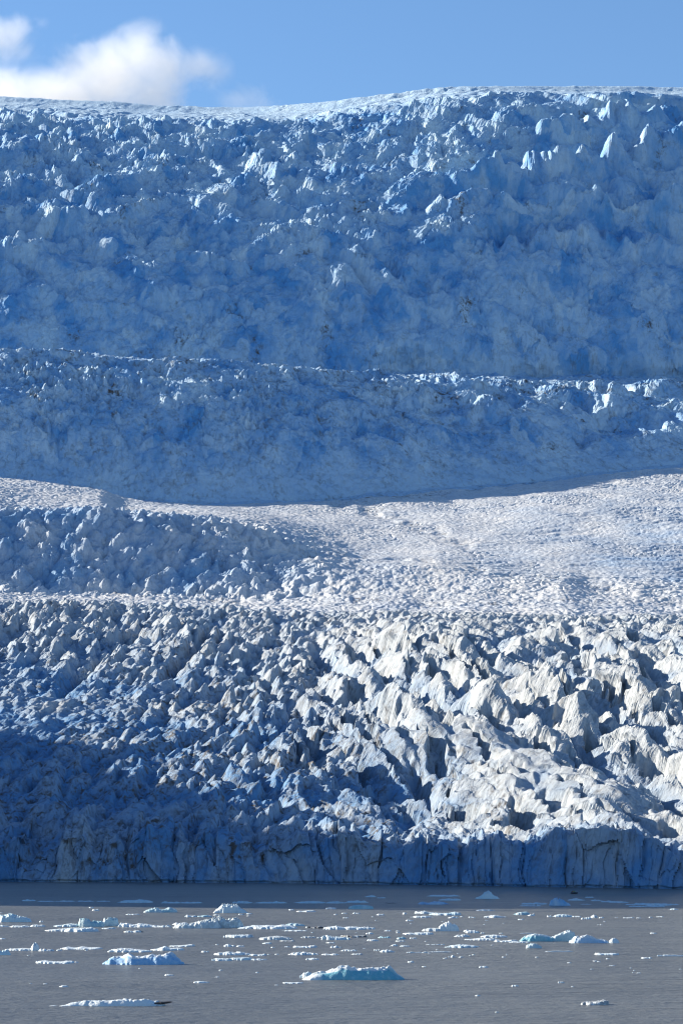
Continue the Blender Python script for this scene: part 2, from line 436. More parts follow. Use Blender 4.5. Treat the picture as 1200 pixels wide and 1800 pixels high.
dz = ta * (e4 - .2) + .75 * ta * (e5 - .2) * (fbm(x / 55, y / 75, 68, 3) + .65) + .7 * ra * rip * smoothstep(-.2, .5, fbm(x / 90, y / 60, 69, 3)) + 7 * fbm(x / 170, y / 210, 65, 3)
gT, hT = cell_gap(x / 26 + .35 * perlin(x / 14, y / 14, 131), y / 11 + .5 * perlin(x / 30, y / 30, 132) + x / 70, 133)
dz -= 1.7 * np.exp(-(gT / .07) ** 2) * smoothstep(0, .4, fbm(x / 120, y / 150, 134, 3))
TD = np.zeros(Y.shape, np.float32)
for pts_, w_l, h_l in (([(520, 978), (640, 985), (780, 1002), (930, 1022), (1080, 1034)], 5, 3.0), ([(590, 884), (660, 900), (760, 935), (820, 960)], 12, 3.5), ([(330, 868), (520, 880), (760, 872), (960, 842)], 5, 2.5), ([(620, 1060), (900, 1066), (1200, 1058)], 4, 1.6), ([(150, 1048), (420, 1056)], 5, 1.5)):
    q_ = np.exp(-(seg_dist(pts_)[sl] / w_l) ** 2) * smoothstep(-.5, .3, perlin(x / 25, y / 40, 135)); dz -= h_l * q_; TD[sl] += .5 * q_
dome = seg_dist([(560, 1015), (760, 1022), (980, 1040)])[sl]
dz += 9 * np.exp(-(dome / 46) ** 2)
hump = seg_dist([(-120, 868), (60, 866), (170, 886)])[sl]
dz += 9 * np.exp(-(hump / 30) ** 2)
dZ[sl] += (dz * on).astype(np.float32)

# --- the lower step on the left (lines 5..6.2)
r = rows_between(4.7, 6.6); sl = slice(r[0], r[-1] + 1)
x, y, s = X[sl], Y[sl], SG[sl]
on = smoothstep(4.75, 5.1, s) * (1 - smoothstep(6.0, 6.35, s)) * (1 - smoothstep(430, 700, PXG[sl]))
wx = x + 4 * perlin(x / 17, y / 17, 71); wy = y + 4 * perlin(x / 17, y / 17, 72)
e6, i6 = pyramids(wx / 17, wy / 15, 73, 0.35, 0.7, right=(1.5, 3.5))
e7, _ = pyramids(wx / 8, wy / 8, 74, 0.2, 1.5)
dZ[sl] += ((8.5 * e6 + 3.4 * e7 + 1.2 * fbm(wx / 6, wy / 8, 75, 3, .5, True)) * on).astype(np.float32)

# --- middle and upper icefalls (lines 7..11): tumbled blocks
r = rows_between(6.7, 12); sl = slice(r[0], r[-1] + 1)
x, y, s = X[sl], Y[sl], SG[sl]
wx = x + 9 * perlin(x / 37, y / 37, 81) + 2.5 * perlin(x / 11, y / 11, 82)
wy = y + 9 * perlin(x / 37, y / 37, 83) + 2.5 * perlin(x / 11, y / 11, 84)
a1 = table([(6.7, [0] * 7), (7.0, [2] * 7), (7.35, [8, 7, 6, 5, 5, 4, 4]), (7.8, [13, 11, 9, 8, 7, 6, 6]), (8.0, [7, 5, 5, 6, 6, 6, 5]), (8.3, [3, 3, 3, 4, 5, 5, 4]), (8.9, [4] * 7), (9.2, [8, 8, 9, 9, 10, 10, 10]),
            (9.6, [14, 13, 12, 12, 13, 12, 11]), (9.85, [16, 16, 15, 12, 13, 10, 9]), (10, [12, 14, 12, 7, 8, 6, 5]), (10.3, [8, 9, 8, 4, 4, 3, 3]), (10.6, [3, 3, 3, 2, 2, 1.5, 1.5]), (11, [1.2] * 7), (12, [0] * 7)])[sl]
a1 = a1 * (1 - .34 * smoothstep(8.9, 9.3, s))
e8, i8 = pyramids(wx / 25, wy / 21, 85, 0.5, 1.0, right=(1.2, 3.5), left=(.7, 1.8), ends=(.7, 2.2))
e9, _ = pyramids(wx / 11, wy / 9.5, 86, 0.5, 1.6, right=(1.0, 3.0), left=(.7, 1.8), ends=(.7, 2.2))
e10, _ = pyramids(wx / 5.2, wy / 4.8, 87, 0.3, 3.14, right=(.8, 2.2))
patch = smoothstep(-.35, .35, fbm(x / 75 + 4, y / 60, 88, 3))
dz = .70 * a1 * (e8 - .15) * (.18 + 1.35 * smoothstep(-.2, .3, fbm(x / 120, y / 70, 125, 3) + .25 * smoothstep(9.5, 9.9, s))) + 1.3 * ( (0.5 * a1 * (e9 - .2) + 0.22 * a1 * (e10 - .2)) * (0.12 + 1.2 * patch) ) + .22 * a1 * fbm(wx / 12, wy / 9, 89, 4, .55, True)
macro = table([(6.7, [0] * 7), (7.2, [2] * 7), (7.6, [14, 12, 14, 20, 24, 26, 26]), (8.2, [5] * 7), (9, [6] * 7), (9.5, [34, 30, 28, 30, 34, 36, 36]), (10, [14, 12, 12, 12, 16, 22, 24]), (10.6, [4] * 7), (11, [2.5] * 7), (12, [0] * 7)])[sl]
dz += macro * fbm(x / 150 + 1.3, y / 120, 90, 4)
rgt = smoothstep(560, 900, PXG[sl]) * smoothstep(7.15, 7.5, s) * (1 - smoothstep(8.0, 8.5, s))
dz += rgt * 11 * np.sin((y * .9 + x * .35 + 30 * perlin(x / 120, y / 120, 121)) / 13.0) * smoothstep(-.5, .3, perlin(x / 110 + 3, y / 70, 122))
ledge = np.zeros(x.shape)
for pts_, w_l, h_l in (([(860, 332), (960, 320), (1080, 302), (1210, 272)], 14, 26), ([(960, 250), (1100, 226), (1200, 220)], 10, 16), ([(1080, 395), (1200, 372)], 10, 14), ([(900, 432), (1050, 420), (1200, 450)], 13, 13), ([(560, 390), (640, 372), (800, 345), (900, 330)], 8, 11), ([(0, 262), (60, 262), (120, 250)], 8, 9), ([(430, 290), (540, 300), (620, 320)], 8, 9), ([(300, 450), (420, 470), (560, 440)], 8, 9), ([(60, 400), (200, 390), (300, 360)], 8, 9)):
    ledge += h_l * np.exp(-(seg_dist(pts_)[sl] / w_l) ** 2)
dz += ledge * (.6 + .8 * smoothstep(-.5, .5, perlin(x / 28, y / 28, 123)))
xr, yr = x * .86 + y * .5, -x * .5 + y * .86
dz += .55 * macro * fbm(xr / 210 + .7, yr / 85 + 2, 98, 4, .5, True)
# terraces: ledges of snow that catch the sun on the right flank and under the brow
amt = smoothstep(7.1, 7.5, s) * (1 - smoothstep(7.9, 8.1, s)) * .45 + smoothstep(8.9, 9.3, s) * (1 - smoothstep(10.0, 10.5, s))
ph = (y + .30 * x + 55 * perlin(x / 150, y / 150, 91) + 14 * perlin(x / 45, y / 45, 95))
tm = smoothstep(-.45, .35, fbm(x / 170 + 2, y / 110, 92, 3) + .25 * smoothstep(800, 1200, PXG[sl]))
dz += amt * tm * (8.5 * np.sin(ph / 9.5) + 4.0 * np.sin(ph / 4.3 + 1.3) * smoothstep(-.2, .4, perlin(x / 60, y / 60, 96)))
gl_ = np.abs(np.sin(ph / 15.0 + .8 * perlin(x / 28, y / 28, 126)))
dz -= amt * 4.5 * np.exp(-(gl_ / .13) ** 2) * smoothstep(.0, .3, fbm(x / 80 + 6, y / 60, 127, 3))
gA, hA = cell_gap(wx / 27 + .3 * perlin(x / 9, y / 9, 111), wy / 19 + .3 * perlin(x / 9, y / 9, 112), 113)
gB, hB = cell_gap(wx / 10 + .3 * perlin(x / 4, y / 4, 114), wy / 8 + .3 * perlin(x / 4, y / 4, 115), 116)
ca = smoothstep(7.0, 7.4, s) * (1 - smoothstep(10.0, 10.4, s))
dz -= ca * (.40 * a1 * np.exp(-(gA / .09) ** 2) * smoothstep(-.2, .4, perlin(x / 60 + 5, y / 60, 117)) + .20 * a1 * np.exp(-(gB / .13) ** 2) * smoothstep(-.1, .5, perlin(x / 40, y / 40 + 3, 118)))
dz += ca * (a1 * .30 * (rnd(hA, 5) - .5) + a1 * .16 * (rnd(hB, 5) - .5))
e11, _ = pyramids(wx / 3.6, wy / 3.4, 119, 0.3, 3.14, right=(.8, 2.2))
dz += ca * .13 * a1 * (e11 - .2)
SNOW = np.zeros(Y.shape, np.float32); SNOW[sl] = ca * (rnd(hA, 6) - .5) * .55 + ca * (rnd(hB, 6) - .5) * .3
DARK = np.zeros(Y.shape, np.float32); DARK[sl] = ca * smoothstep(.26, .58, fbm(x / 50 + 8, y / 42, 120, 4)) * .9
dZ[sl] += dz.astype(np.float32)
# snow cap: faint long crevasse lines
on = smoothstep(9.9, 10.2, s) * (1 - smoothstep(11, 11.3, s))
cr = np.abs(np.sin((y + 16 * perlin(x / 160, y / 90, 93)) / 11.0))
dZ[sl] -= (2.2 * np.exp(-(cr / .12) ** 2) * smoothstep(-.1, .3, perlin(x / 120, y / 60, 94)) * on).astype(np.float32)
b1 = seg_dist([(640, 178), (700, 168), (790, 165), (860, 170)])[sl]
dZ[sl] += (2.5 * np.exp(-(b1 / 40) ** 2) * np.clip(e8 + .2, 0, 1)).astype(np.float32)
dZ[sl] -= (120 * smoothstep(-10, -480, PXG[sl]) * smoothstep(9.1, 9.9, s)).astype(np.float32)   # unseen brow beyond the left edge, lowered to let sun onto the falls

# snow benches across the falls: gentle shelves, set back, that the low sun can reach
for pts_, back_m, up_px in (([(840, 338), (960, 324), (1080, 305), (1215, 274)], 46, 17), ([(930, 255), (1080, 236), (1215, 226)], 34, 12), ([(640, 300), (760, 322), (860, 330)], 30, 9), ([(860, 436), (1000, 424), (1215, 440)], 36, 13),
                            ([(560, 392), (700, 384), (800, 372)], 24, 9), ([(-60, 268), (40, 266), (90, 258)], 40, 12), ([(380, 300), (500, 296), (600, 306)], 24, 9), ([(180, 372), (300, 356)], 22, 8),
                            ([(600, 684), (760, 676), (880, 690)], 34, 12), ([(860, 706), (1000, 694), (1215, 690)], 36, 13), ([(980, 744), (1100, 722), (1215, 716)], 36, 13), ([(700, 726), (820, 734), (900, 742)], 26, 9), ([(1020, 790), (1120, 768), (1215, 760)], 30, 11)):
    ax_, ay_ = zip(*pts_)
    wob = 7 * perlin(X / 34, Y * 0 + ay_[0], 141) + 3 * perlin(X / 11, Y * 0 + ay_[0], 142)
    up = np.interp(PXG, ax_, ay_) + wob - PYB
    sides = smoothstep(ax_[0] - 30, ax_[0] + 50, PXG) * (1 - smoothstep(ax_[-1] - 50, ax_[-1] + 40, PXG) if ax_[-1] < 1200 else 1)
    bd = back_m * smoothstep(0, up_px, up) * (1 - smoothstep(up_px * 1.6, up_px * 5.5, up)) * sides * (.65 + .5 * perlin(X / 60, Y * 0 + ay_[0], 143)) * ((SG > 7.0) & (SG < 10.6))
    dY += bd.astype(np.float32); dZ += (bd * (PYB * 0 + (Z0 - CAM_H) / Y)).astype(np.float32)
X = X + dX; Y = Y + dY; Z = Z + dZ

# colour maps: clean blue ice, volcanic ash, and extra blue painted in as shade
NB = fbm(X / 60, Y / 80, 101, 4)
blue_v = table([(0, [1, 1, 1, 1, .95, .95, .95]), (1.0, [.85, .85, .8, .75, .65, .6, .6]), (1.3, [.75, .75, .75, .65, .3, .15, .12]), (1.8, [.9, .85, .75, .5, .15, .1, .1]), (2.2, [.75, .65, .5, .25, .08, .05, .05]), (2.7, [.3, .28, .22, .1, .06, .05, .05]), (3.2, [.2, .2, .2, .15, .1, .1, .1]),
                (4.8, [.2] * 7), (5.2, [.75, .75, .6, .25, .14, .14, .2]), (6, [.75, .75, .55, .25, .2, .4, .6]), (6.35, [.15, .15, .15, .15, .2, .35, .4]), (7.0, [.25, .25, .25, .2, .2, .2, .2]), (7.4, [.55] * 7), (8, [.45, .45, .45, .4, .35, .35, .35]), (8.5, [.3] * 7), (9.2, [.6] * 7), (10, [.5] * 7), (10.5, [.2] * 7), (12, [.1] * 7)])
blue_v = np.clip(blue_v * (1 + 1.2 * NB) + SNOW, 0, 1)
HP = np.full(Y.shape, .5, np.float32); HP[cliff_sl] = .6 * rnd(h1, 11) + .4 * rnd(h2, 11)
blue_v = np.where(SG < 1.05, np.clip(blue_v + (HP - .5) * .9, 0, 1), blue_v)  # random panel tones
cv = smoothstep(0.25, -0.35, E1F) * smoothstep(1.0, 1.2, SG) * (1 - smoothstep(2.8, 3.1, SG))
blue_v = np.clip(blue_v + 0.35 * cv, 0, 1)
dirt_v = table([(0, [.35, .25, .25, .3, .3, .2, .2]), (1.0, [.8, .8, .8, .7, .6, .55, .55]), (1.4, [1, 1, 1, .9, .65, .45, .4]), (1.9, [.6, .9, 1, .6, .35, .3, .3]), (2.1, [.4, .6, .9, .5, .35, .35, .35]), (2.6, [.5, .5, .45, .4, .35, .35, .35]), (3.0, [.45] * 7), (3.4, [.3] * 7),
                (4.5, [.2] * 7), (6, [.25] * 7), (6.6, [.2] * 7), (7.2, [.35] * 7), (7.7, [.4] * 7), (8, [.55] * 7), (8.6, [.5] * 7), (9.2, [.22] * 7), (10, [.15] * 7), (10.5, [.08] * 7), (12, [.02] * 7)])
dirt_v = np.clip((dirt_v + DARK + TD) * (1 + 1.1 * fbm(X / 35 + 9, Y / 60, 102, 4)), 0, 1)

# normals of the whole sheet, so the separate pieces meet without seams
P = np.stack([X, Y, Z], -1)
du = np.gradient(P, axis=1); dv = np.gradient(P, axis=0)
N = np.cross(du, dv); N /= np.maximum(np.linalg.norm(N, axis=-1, keepdims=True), 1e-9)

m_ice = ice_material('crevassed_ice', 1.0, 0.9)
m_tongue = ice_material('weathered_ice', 0.9, 0.7, (0.70, 0.70, 0.685), (0.18, 0.34, 0.54))
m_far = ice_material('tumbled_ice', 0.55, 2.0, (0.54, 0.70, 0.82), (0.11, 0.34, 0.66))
IDX = np.arange(R * C).reshape(R, C)
Pf = P.reshape(-1, 3); Nf = N.reshape(-1, 3); Bf = blue_v.reshape(-1); Df = dirt_v.reshape(-1)
def sheet(name, quads, mat, parent=None, crisp=False):
    used, inv = np.unique(quads.reshape(-1), return_inverse=True)
    me = bpy.data.meshes.new(name)
    nv, nf = len(used), len(quads)
    me.vertices.add(nv); me.loops.add(nf * 4); me.polygons.add(nf)
    me.vertices.foreach_set('co', Pf[used].astype(np.float32).ravel())
    me.loops.foreach_set('vertex_index', inv.astype(np.int32).ravel())
    me.polygons.foreach_set('loop_start', np.arange(0, nf * 4, 4, dtype=np.int32))
    me.update(calc_edges=True)
    me.polygons.foreach_set('use_smooth', np.full(nf, not crisp))
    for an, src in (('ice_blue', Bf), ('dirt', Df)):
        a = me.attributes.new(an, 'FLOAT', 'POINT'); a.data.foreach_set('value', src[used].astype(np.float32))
    me.materials.append(mat)
    if not crisp: me.normals_split_custom_set_from_vertices(Nf[used].astype(np.float32))
    o = bpy.data.objects.new(name, me); col.objects.link(o)
    if parent: o.parent = parent
    return o
def quads_of(i0, i1):
    a = IDX[i0:i1, :-1]; b = IDX[i0:i1, 1:]; c = IDX[i0 + 1:i1 + 1, 1:]; d = IDX[i0 + 1:i1 + 1, :-1]
    return np.stack([a, b, c, d], -1).reshape(-1, 4)
def row_at(s): return int(np.searchsorted(S, s))

bands = [('ice_cliff', 0, 1.04, m_ice, 'sheer blue calving front of the glacier rising from the lake', 'ice cliff'),
         ('crevassed_glacier', 1.04, 3.35, m_ice, 'broken field of sharp white ice ridges above the cliff', 'glacier'),
         ('glacier_tongue', 3.35, 6.95, m_tongue, 'smoother speckled ice plain between crevassed field and shaded icefall', 'glacier'),
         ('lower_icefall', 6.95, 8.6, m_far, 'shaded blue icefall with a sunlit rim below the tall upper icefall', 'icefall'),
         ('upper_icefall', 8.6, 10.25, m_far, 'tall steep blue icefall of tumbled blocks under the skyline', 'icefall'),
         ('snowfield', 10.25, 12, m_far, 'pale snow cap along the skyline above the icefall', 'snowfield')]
# the biggest seracs of the crevassed field become parts of it, cut out along their crevasses
fi0, fi1 = row_at(1.04), row_at(3.35)
qs = quads_of(fi0, fi1)
qid = ICE_ID.reshape(-1)[qs[:, 0]]
inframe = (PXG.reshape(-1)[qs[:, 0]] > 0) & (PXG.reshape(-1)[qs[:, 0]] < 1200)
ctr = Pf[qs].mean(1); e_a = Pf[qs[:, 2]] - Pf[qs[:, 0]]; e_b = Pf[qs[:, 3]] - Pf[qs[:, 1]]
nn = np.cross(e_a, e_b) * 0.5
view = ctr - np.array([0, 0, CAM_H]); dist = np.linalg.norm(view, axis=1)
proj = np.maximum(-(nn * view).sum(1) / dist, 0) / dist ** 2 * F_PX ** 2 * inframe
ids, inv = np.unique(qid, return_inverse=True)
area = np.bincount(inv, weights=proj)
order = np.argsort(-area)
chosen = [k for k in order[:280] if area[k] > 120 and ids[k] != 0]
is_serac = np.isin(inv, chosen)
for nm, s0, s1, mat, lab, cat in bands:
    if nm == 'crevassed_glacier':
        o = sheet(nm, qs[~is_serac], mat, None, True)
        sort = np.argsort(inv, kind='stable'); st = np.searchsorted(inv[sort], np.arange(len(ids) + 1))
        for k in chosen:
            sheet('serac', qs[sort[st[k]:st[k + 1]]], mat, o, True)
    else:
        o = sheet(nm, quads_of(row_at(s0), row_at(s1) if s1 < 12 else R - 1), mat, None, nm != 'snowfield')
    tag(o, lab, cat, kind='structure')
# ------------------------------------------------------------------ lake
m_water, nt, b = new_mat('silty_water')
p = position(nt, 1, 1, 1)
n_big = noise(nt, p, 0.02, 3)
c = mixc(nt, ramp(nt, n_big, 0.35, 0.65), (0.112, 0.12, 0.118), (0.132, 0.14, 0.136))
nt.links.new(c, b.inputs['Base Color'])
b.inputs['Roughness'].default_value = 0.32
b.inputs['IOR'].default_value = 1.33
h = math_(nt, 'ADD', noise(nt, position(nt, 0.6, 1.0, 1), 0.9, 3, 0.6), math_(nt, 'MULTIPLY', noise(nt, position(nt, 0.5, 1, 1), 0.25, 2), 2.0))
h = math_(nt, 'ADD', h, math_(nt, 'MULTIPLY', noise(nt, position(nt, 0.35, 1, 1), 0.07, 3), 3.0))
h = math_(nt, 'MULTIPLY', h, ramp(nt, noise(nt, position(nt, 0.25, 1, 1), 0.012, 3), .35, .65, .7, 1.1))
bump(nt, b, h, 1.0, 0.6)
me = bpy.data.meshes.new('lake_water')
me.from_pydata([(-5000, -800, 0), (5000, -800, 0), (5000, 1640, 0), (-5000, 1640, 0)], [], [(0, 1, 2, 3)])
me.materials.append(m_water)
lake = bpy.data.objects.new('lake_water', me); col.objects.link(lake)
tag(lake, 'grey silty lake water dotted with drifting ice', 'water', kind='structure')

# ------------------------------------------------------------------ the rocky mountain beyond the left edge; its peak shades the ice front
m_rock, nt, b = new_mat('dark_rock')
p = position(nt)
c = mixc(nt, ramp(nt, noise(nt, p, 0.02, 6), 0.4, 0.62), (0.09, 0.08, 0.072), (0.17, 0.155, 0.14))
nt.links.new(c, b.inputs['Base Color']); b.inputs['Roughness'].default_value = 0.9
bump(nt, b, noise(nt, p, 0.08, 6), 1.0, 5)
HX, HY = -math.cos(SUN_BACK), math.sin(SUN_BACK)          # toward the sun, level
A0 = 1480.0                                               # how far toward the sun the ridge line stands
def ridge_point(px, py, row=None):         # where the ridge must stand to put its shadow's edge on that spot of ground
    if row is None:
        xg, yg = on_water(px, py); zg = 0.0
    else:
        c0 = int(np.argmin(np.abs(pxs - px))); r0 = int(np.argmin(np.abs(PYB[:row_at(3), c0] - py)))
        xg, yg, zg = X[r0, c0] - dX[r0, c0], FD[0][c0] if py > 1480 else (Y - dY)[r0, c0], Z0[r0, c0]
    along, q_ = xg * HX + yg * HY, xg * HY - yg * HX
    return float(q_), float(zg + (A0 - along) * math.tan(SUN_ELEV))
near = [ridge_point(*p_) for p_ in ((0, 1592), (400, 1593), (800, 1598), (1200, 1605))]
far = [ridge_point(*p_, True) for p_ in ((0, 1275), (200, 1325), (350, 1375), (500, 1425), (600, 1450), (700, 1468), (850, 1484), (1000, 1490), (1200, 1494))]
near.sort(); far.sort()
far[:3] = [(far[0][0] + 10, far[0][1] + 15), (far[0][0] + 28, far[0][1] - 15), (far[0][0] + 38, far[3][1] + 8)]
peak = 0.5 * (near[-1][0] + far[0][0])
PROF = [(near[0][0] - 90, -20), (near[0][0] - 25, near[0][1] * .5)] + near + [(peak, max(near[-1][1], far[0][1]) + 90)] + far + [(far[-1][0] + 160, far[-1][1] - 90), (far[-1][0] + 330, far[-1][1] - 170), (2400, 20)]
print('PROF', [(round(a), round(b_)) for a, b_ in PROF])
na, nq = 91, 420
aa = np.concatenate([np.linspace(A0 - 560, A0, 35), np.linspace(A0, A0 + 900, 57)[1:]]); qq = np.linspace(880, 2400, nq)
AA, QQ = np.meshgrid(aa, qq)
top = np.interp(QQ, [q for q, _ in PROF], [z for _, z in PROF])
top = np.where((top > 60) & (QQ > peak), top + 26 * perlin(QQ / 34, QQ * 0 + .5, 211) + 15 * perlin(QQ / 13, QQ * 0 + .5, 212), top)
away = np.abs(AA - A0)
HM = top - away * np.where(AA < A0, 0.85, 0.55) + np.minimum(away / 100, 1) * 30 * fbm(AA / 140, QQ / 140, 201, 5, .55, True) * (top > 0)
HM = np.maximum(HM, -20)
MX = AA * HX + QQ * HY; MY = AA * HY - QQ * HX
me = bpy.data.meshes.new('mountain')
vs = np.stack([MX, MY, HM], -1).reshape(-1, 3)
mi = np.arange(na * nq).reshape(nq, na)
fs = np.stack([mi[:-1, :-1], mi[:-1, 1:], mi[1:, 1:], mi[1:, :-1]], -1).reshape(-1, 4)
me.from_pydata(vs.tolist(), [], fs.tolist()); me.materials.append(m_rock); me.update()
mtn = bpy.data.objects.new('mountain', me); col.objects.link(mtn)
tag(mtn, 'dark rocky mountain beside the glacier front', 'mountain', kind='structure')
# ------------------------------------------------------------------ icebergs and floes on the lake
def berg_material(name, deep, rim=(0.70, 0.75, 0.77)):
    m, nt, b = new_mat(name)
    p = position(nt)
    at = nd(nt, 'ShaderNodeAttribute'); at.attribute_name = 'ice_blue'
    ad = nd(nt, 'ShaderNodeAttribute'); ad.attribute_name = 'dirt'
    n1 = noise(nt, p, 1.1, 5, 0.65)
    c = mixc(nt, math_(nt, 'MULTIPLY', at.outputs['Fac'], ramp(nt, n1, .25, .7, .7, 1.2), True), rim, deep)
    dm = math_(nt, 'MULTIPLY', ad.outputs['Fac'], ramp(nt, noise(nt, p, 0.9, 4, 0.7), 0.38, 0.52), True)
    c = mixc(nt, dm, c, (0.06, 0.05, 0.045))
    nt.links.new(c, b.inputs['Base Color']); b.inputs['Roughness'].default_value = 0.5
    bump(nt, b, noise(nt, p, 2.2, 5, 0.7), 0.8, 0.25)
    return m
m_berg = berg_material('drift_ice', (0.32, 0.62, 0.74))
m_turq = berg_material('turquoise_ice', (0.13, 0.42, 0.52))
m_cobalt = berg_material('cobalt_ice', (0.18, 0.42, 0.68))

def berg(px, py, w, h, label, cat='ice floe', name='ice_floe', prof=None, group=None, depth=None, blue=0.16, dirt=0.0, seed=0,
         mat=None, sheer=0.0, lump=0.6, front_blue=0.0, crust=False, shift=0.0, edge=0.13, split=None, dirtfn=None):
    x0, y0 = on_water(px, py)
    mpp = y0 / F_PX
    flat = cat != 'iceberg'
    if depth is None: depth = .8 if flat else .4
    W = w * mpp; Dp = max(W * depth, 1.2 * h * mpp); H = h * mpp * (0.54 if flat else 1.05)
    nu = int(np.clip(w * 1.1, 12, 150)); nv = int(np.clip(nu * 0.42, 8, 46))
    vv = np.linspace(-1.2, 1.2, nv)
    if sheer: vv = np.concatenate([np.linspace(-1.2, -.3, 2 * nv), np.linspace(-.28, 1.2, nv)]); nv = 3 * nv
    u, v = np.meshgrid(np.linspace(-1.15, 1.15, nu), vv)
    xm, ym = u * W / 2, v * Dp / 2
    so = seed * 13.7 + px * 0.31 + py * 0.17
    sc = max(0.16 * W, 0.7 * H, 0.35)
    pw = 2.0 if flat else 2.5
    rr = (np.abs(u) ** pw + np.abs(v) ** pw) ** (1 / pw)
    e = 1 - rr + (0.5 if flat else 0.3) * fbm(xm / sc / 1.3 + so, ym / sc / 1.3, 301 + seed, 3)
    if prof is None:
        rp = random.Random(int(so * 1000)); n_ = rp.randint(4, 8)
        prof = [rp.uniform(.15, .45)] + [rp.uniform(.45, 1.05) for _ in range(n_)] + [rp.uniform(.15, .45)]
    P_ = np.interp(u, np.linspace(-1, 1, len(prof)), prof) if prof else np.ones_like(u)
    ew = np.where(v < 0, edge + 0.25 * sheer, edge)
    cross = 1 - 0.35 * np.clip(v, 0, 1) ** 2 - (0.25 * (1 - sheer)) * np.clip(-v, 0, 1) ** 1.5
    lump_n = 0.6 * fbm(xm / sc + so, ym / sc + so, 311 + seed, 4) + 0.55 * fbm(xm / sc * 1.9 - so, ym / sc * 1.3, 331 + seed, 4, .6, True) + .35 * fbm(xm / sc * 5 + so, ym / sc * 4, 361 + seed, 2, .6)
    body = np.clip(e / ew, 0, 1) ** 0.6
    face = (1 - smoothstep(.9, 1.0, body)) * smoothstep(.1, -.2, v) * min(1, sheer * 1.5)
    lump_n = lump_n * (1 - .75 * face)
    z = H * P_ * cross * body * (0.82 + lump * lump_n)
    if split: z *= smoothstep(-.05, .12, fbm(xm / sc / 1.1 + so * 2, ym / sc * .6, 351 + seed, 3) + split)
    z = np.where(e < 0.0, -0.5, np.maximum(z, 0.02 * H) - 0.03 * H)
    top = H * P_ * 0.8
    sb = front_blue * (1 - smoothstep(.80, .93, body + .12 * fbm(xm / sc * 2, ym / sc * 2, 371, 3))) * smoothstep(.15, -.1, v) * (smoothstep(-.72, -.5, u) if crust else 1) if front_blue else 0
    bl = np.clip(blue * (1 + .8 * fbm(xm / sc / 2, ym / sc / 2 + so, 341, 2)) + sb, 0, 1)
    di = np.full(u.shape, dirt) if dirtfn is None else dirtfn(u, v)
    # lean the sheer face a little and keep its foot at the photographed waterline
    yy = ym + Dp / 2 * 0.9
    vs = np.stack([xm, yy, z], -1).reshape(-1, 3)
    ii = np.arange(nu * nv).reshape(nv, nu)
    fs = np.stack([ii[:-1, :-1], ii[:-1, 1:], ii[1:, 1:], ii[1:, :-1]], -1).reshape(-1, 4)
    zf = z.reshape(-1)
    fs = fs[(zf[fs] > -0.45).any(1)]
    def mk(nm, faces, parent=None):
        used, inv = np.unique(faces.reshape(-1), return_inverse=True)
        me = bpy.data.meshes.new(nm)
        me.from_pydata(vs[used].tolist(), [], inv.reshape(-1, 4).tolist())
        for an, src in (('ice_blue', bl), ('dirt', di)):
            a = me.attributes.new(an, 'FLOAT', 'POINT'); a.data.foreach_set('value', src.reshape(-1)[used].astype(np.float32))
        me.materials.append(mat or m_berg)
        me.polygons.foreach_set('use_smooth', np.ones(len(me.polygons), bool))
        o = bpy.data.objects.new(nm, me); col.objects.link(o)
        if parent: o.parent = parent
        return o
    if crust:
        fb = bl.reshape(-1)[fs].mean(1)
        o = mk(name, fs[fb > 0.4]); mk('snow_crust', fs[fb <= 0.4], o)
    else:
        o = mk(name, fs)
    o.location = (x0, y0, 0)
    tag(o, label, cat, group)
    return o

IB = dict(cat='iceberg', name='iceberg')
# the large bergs in the open water
berg(622, 1723, 187, 25, 'largest turquoise iceberg with a snowy rim and deep blue front, nearest to the camera', prof=[.28, .5, .62, .6, .72, 1.0, .95, .88, .9, .84, .9, .95, .55, .15],
     mat=m_turq, sheer=.9, front_blue=.95, blue=.08, depth=.28, crust=True, edge=.3, lump=.28, seed=1, **IB)
t = berg(541, 1719, 26, 18, 'x', prof=[.4, .8, 1, .7, .3], blue=.35, depth=.6, name='ice_lobe')
berg(250, 1696, 134, 25, 'saddle shaped blue and white iceberg with raised tip at its right end', prof=[.55, .72, .62, .6, .85, .6, .58, .62, .75, .7, .72, .95, 1.05, 1.0],
     mat=m_cobalt, sheer=.75, front_blue=.75, blue=.12, edge=.25, lump=.22, seed=2, **IB)
berg(947, 1655, 66, 14, 'smooth rounded cyan iceberg at the left of the blue cluster', prof=[.3, .7, .95, 1, .95, .8, .6, .5], mat=m_turq, sheer=.6, front_blue=.6, blue=.3, seed=3, lump=.2, **IB)
berg(991, 1655, 50, 20, 'humped pale blue iceberg, the tallest of the blue cluster', prof=[.3, .5, .62, .8, 1, 1, .8, .4], mat=m_turq, sheer=.3, front_blue=.35, blue=.25, depth=.5, seed=4, lump=.3, **IB)
berg(1036, 1658, 66, 15, 'lumpy white iceberg sloping down at the right of the blue cluster', prof=[.5, .8, .7, 1, .8, .5, .42, .3], mat=m_cobalt, sheer=.4, front_blue=.45, blue=.15, seed=5, lump=.4, **IB)
berg(1079, 1658, 18, 8, 'small white dome of ice detached at the end of the blue cluster', prof=[.5, 1, .9, .5], blue=.2, seed=6, **IB)
fl = berg(196, 1769, 192, 24, 'long low snow covered floe with a dark debris tip in the near water', prof=[.25, .4, .55, .8, .8, .7, .82, .95, 1, .95, .9, .7], depth=.16, blue=.12, seed=7, lump=.4, edge=.35,
          dirtfn=lambda u, v: 1.0 * ((u > .35) & (u < .62) & (v > -.2) & (v < .6)) + 0.6 * (u > .8))
berg(1047, 1767, 46, 15, 'small grey streaked floe alone in the near water at the right', prof=[.5, .65, .6, .75, 1, .9], blue=.08, dirt=.5, seed=8)

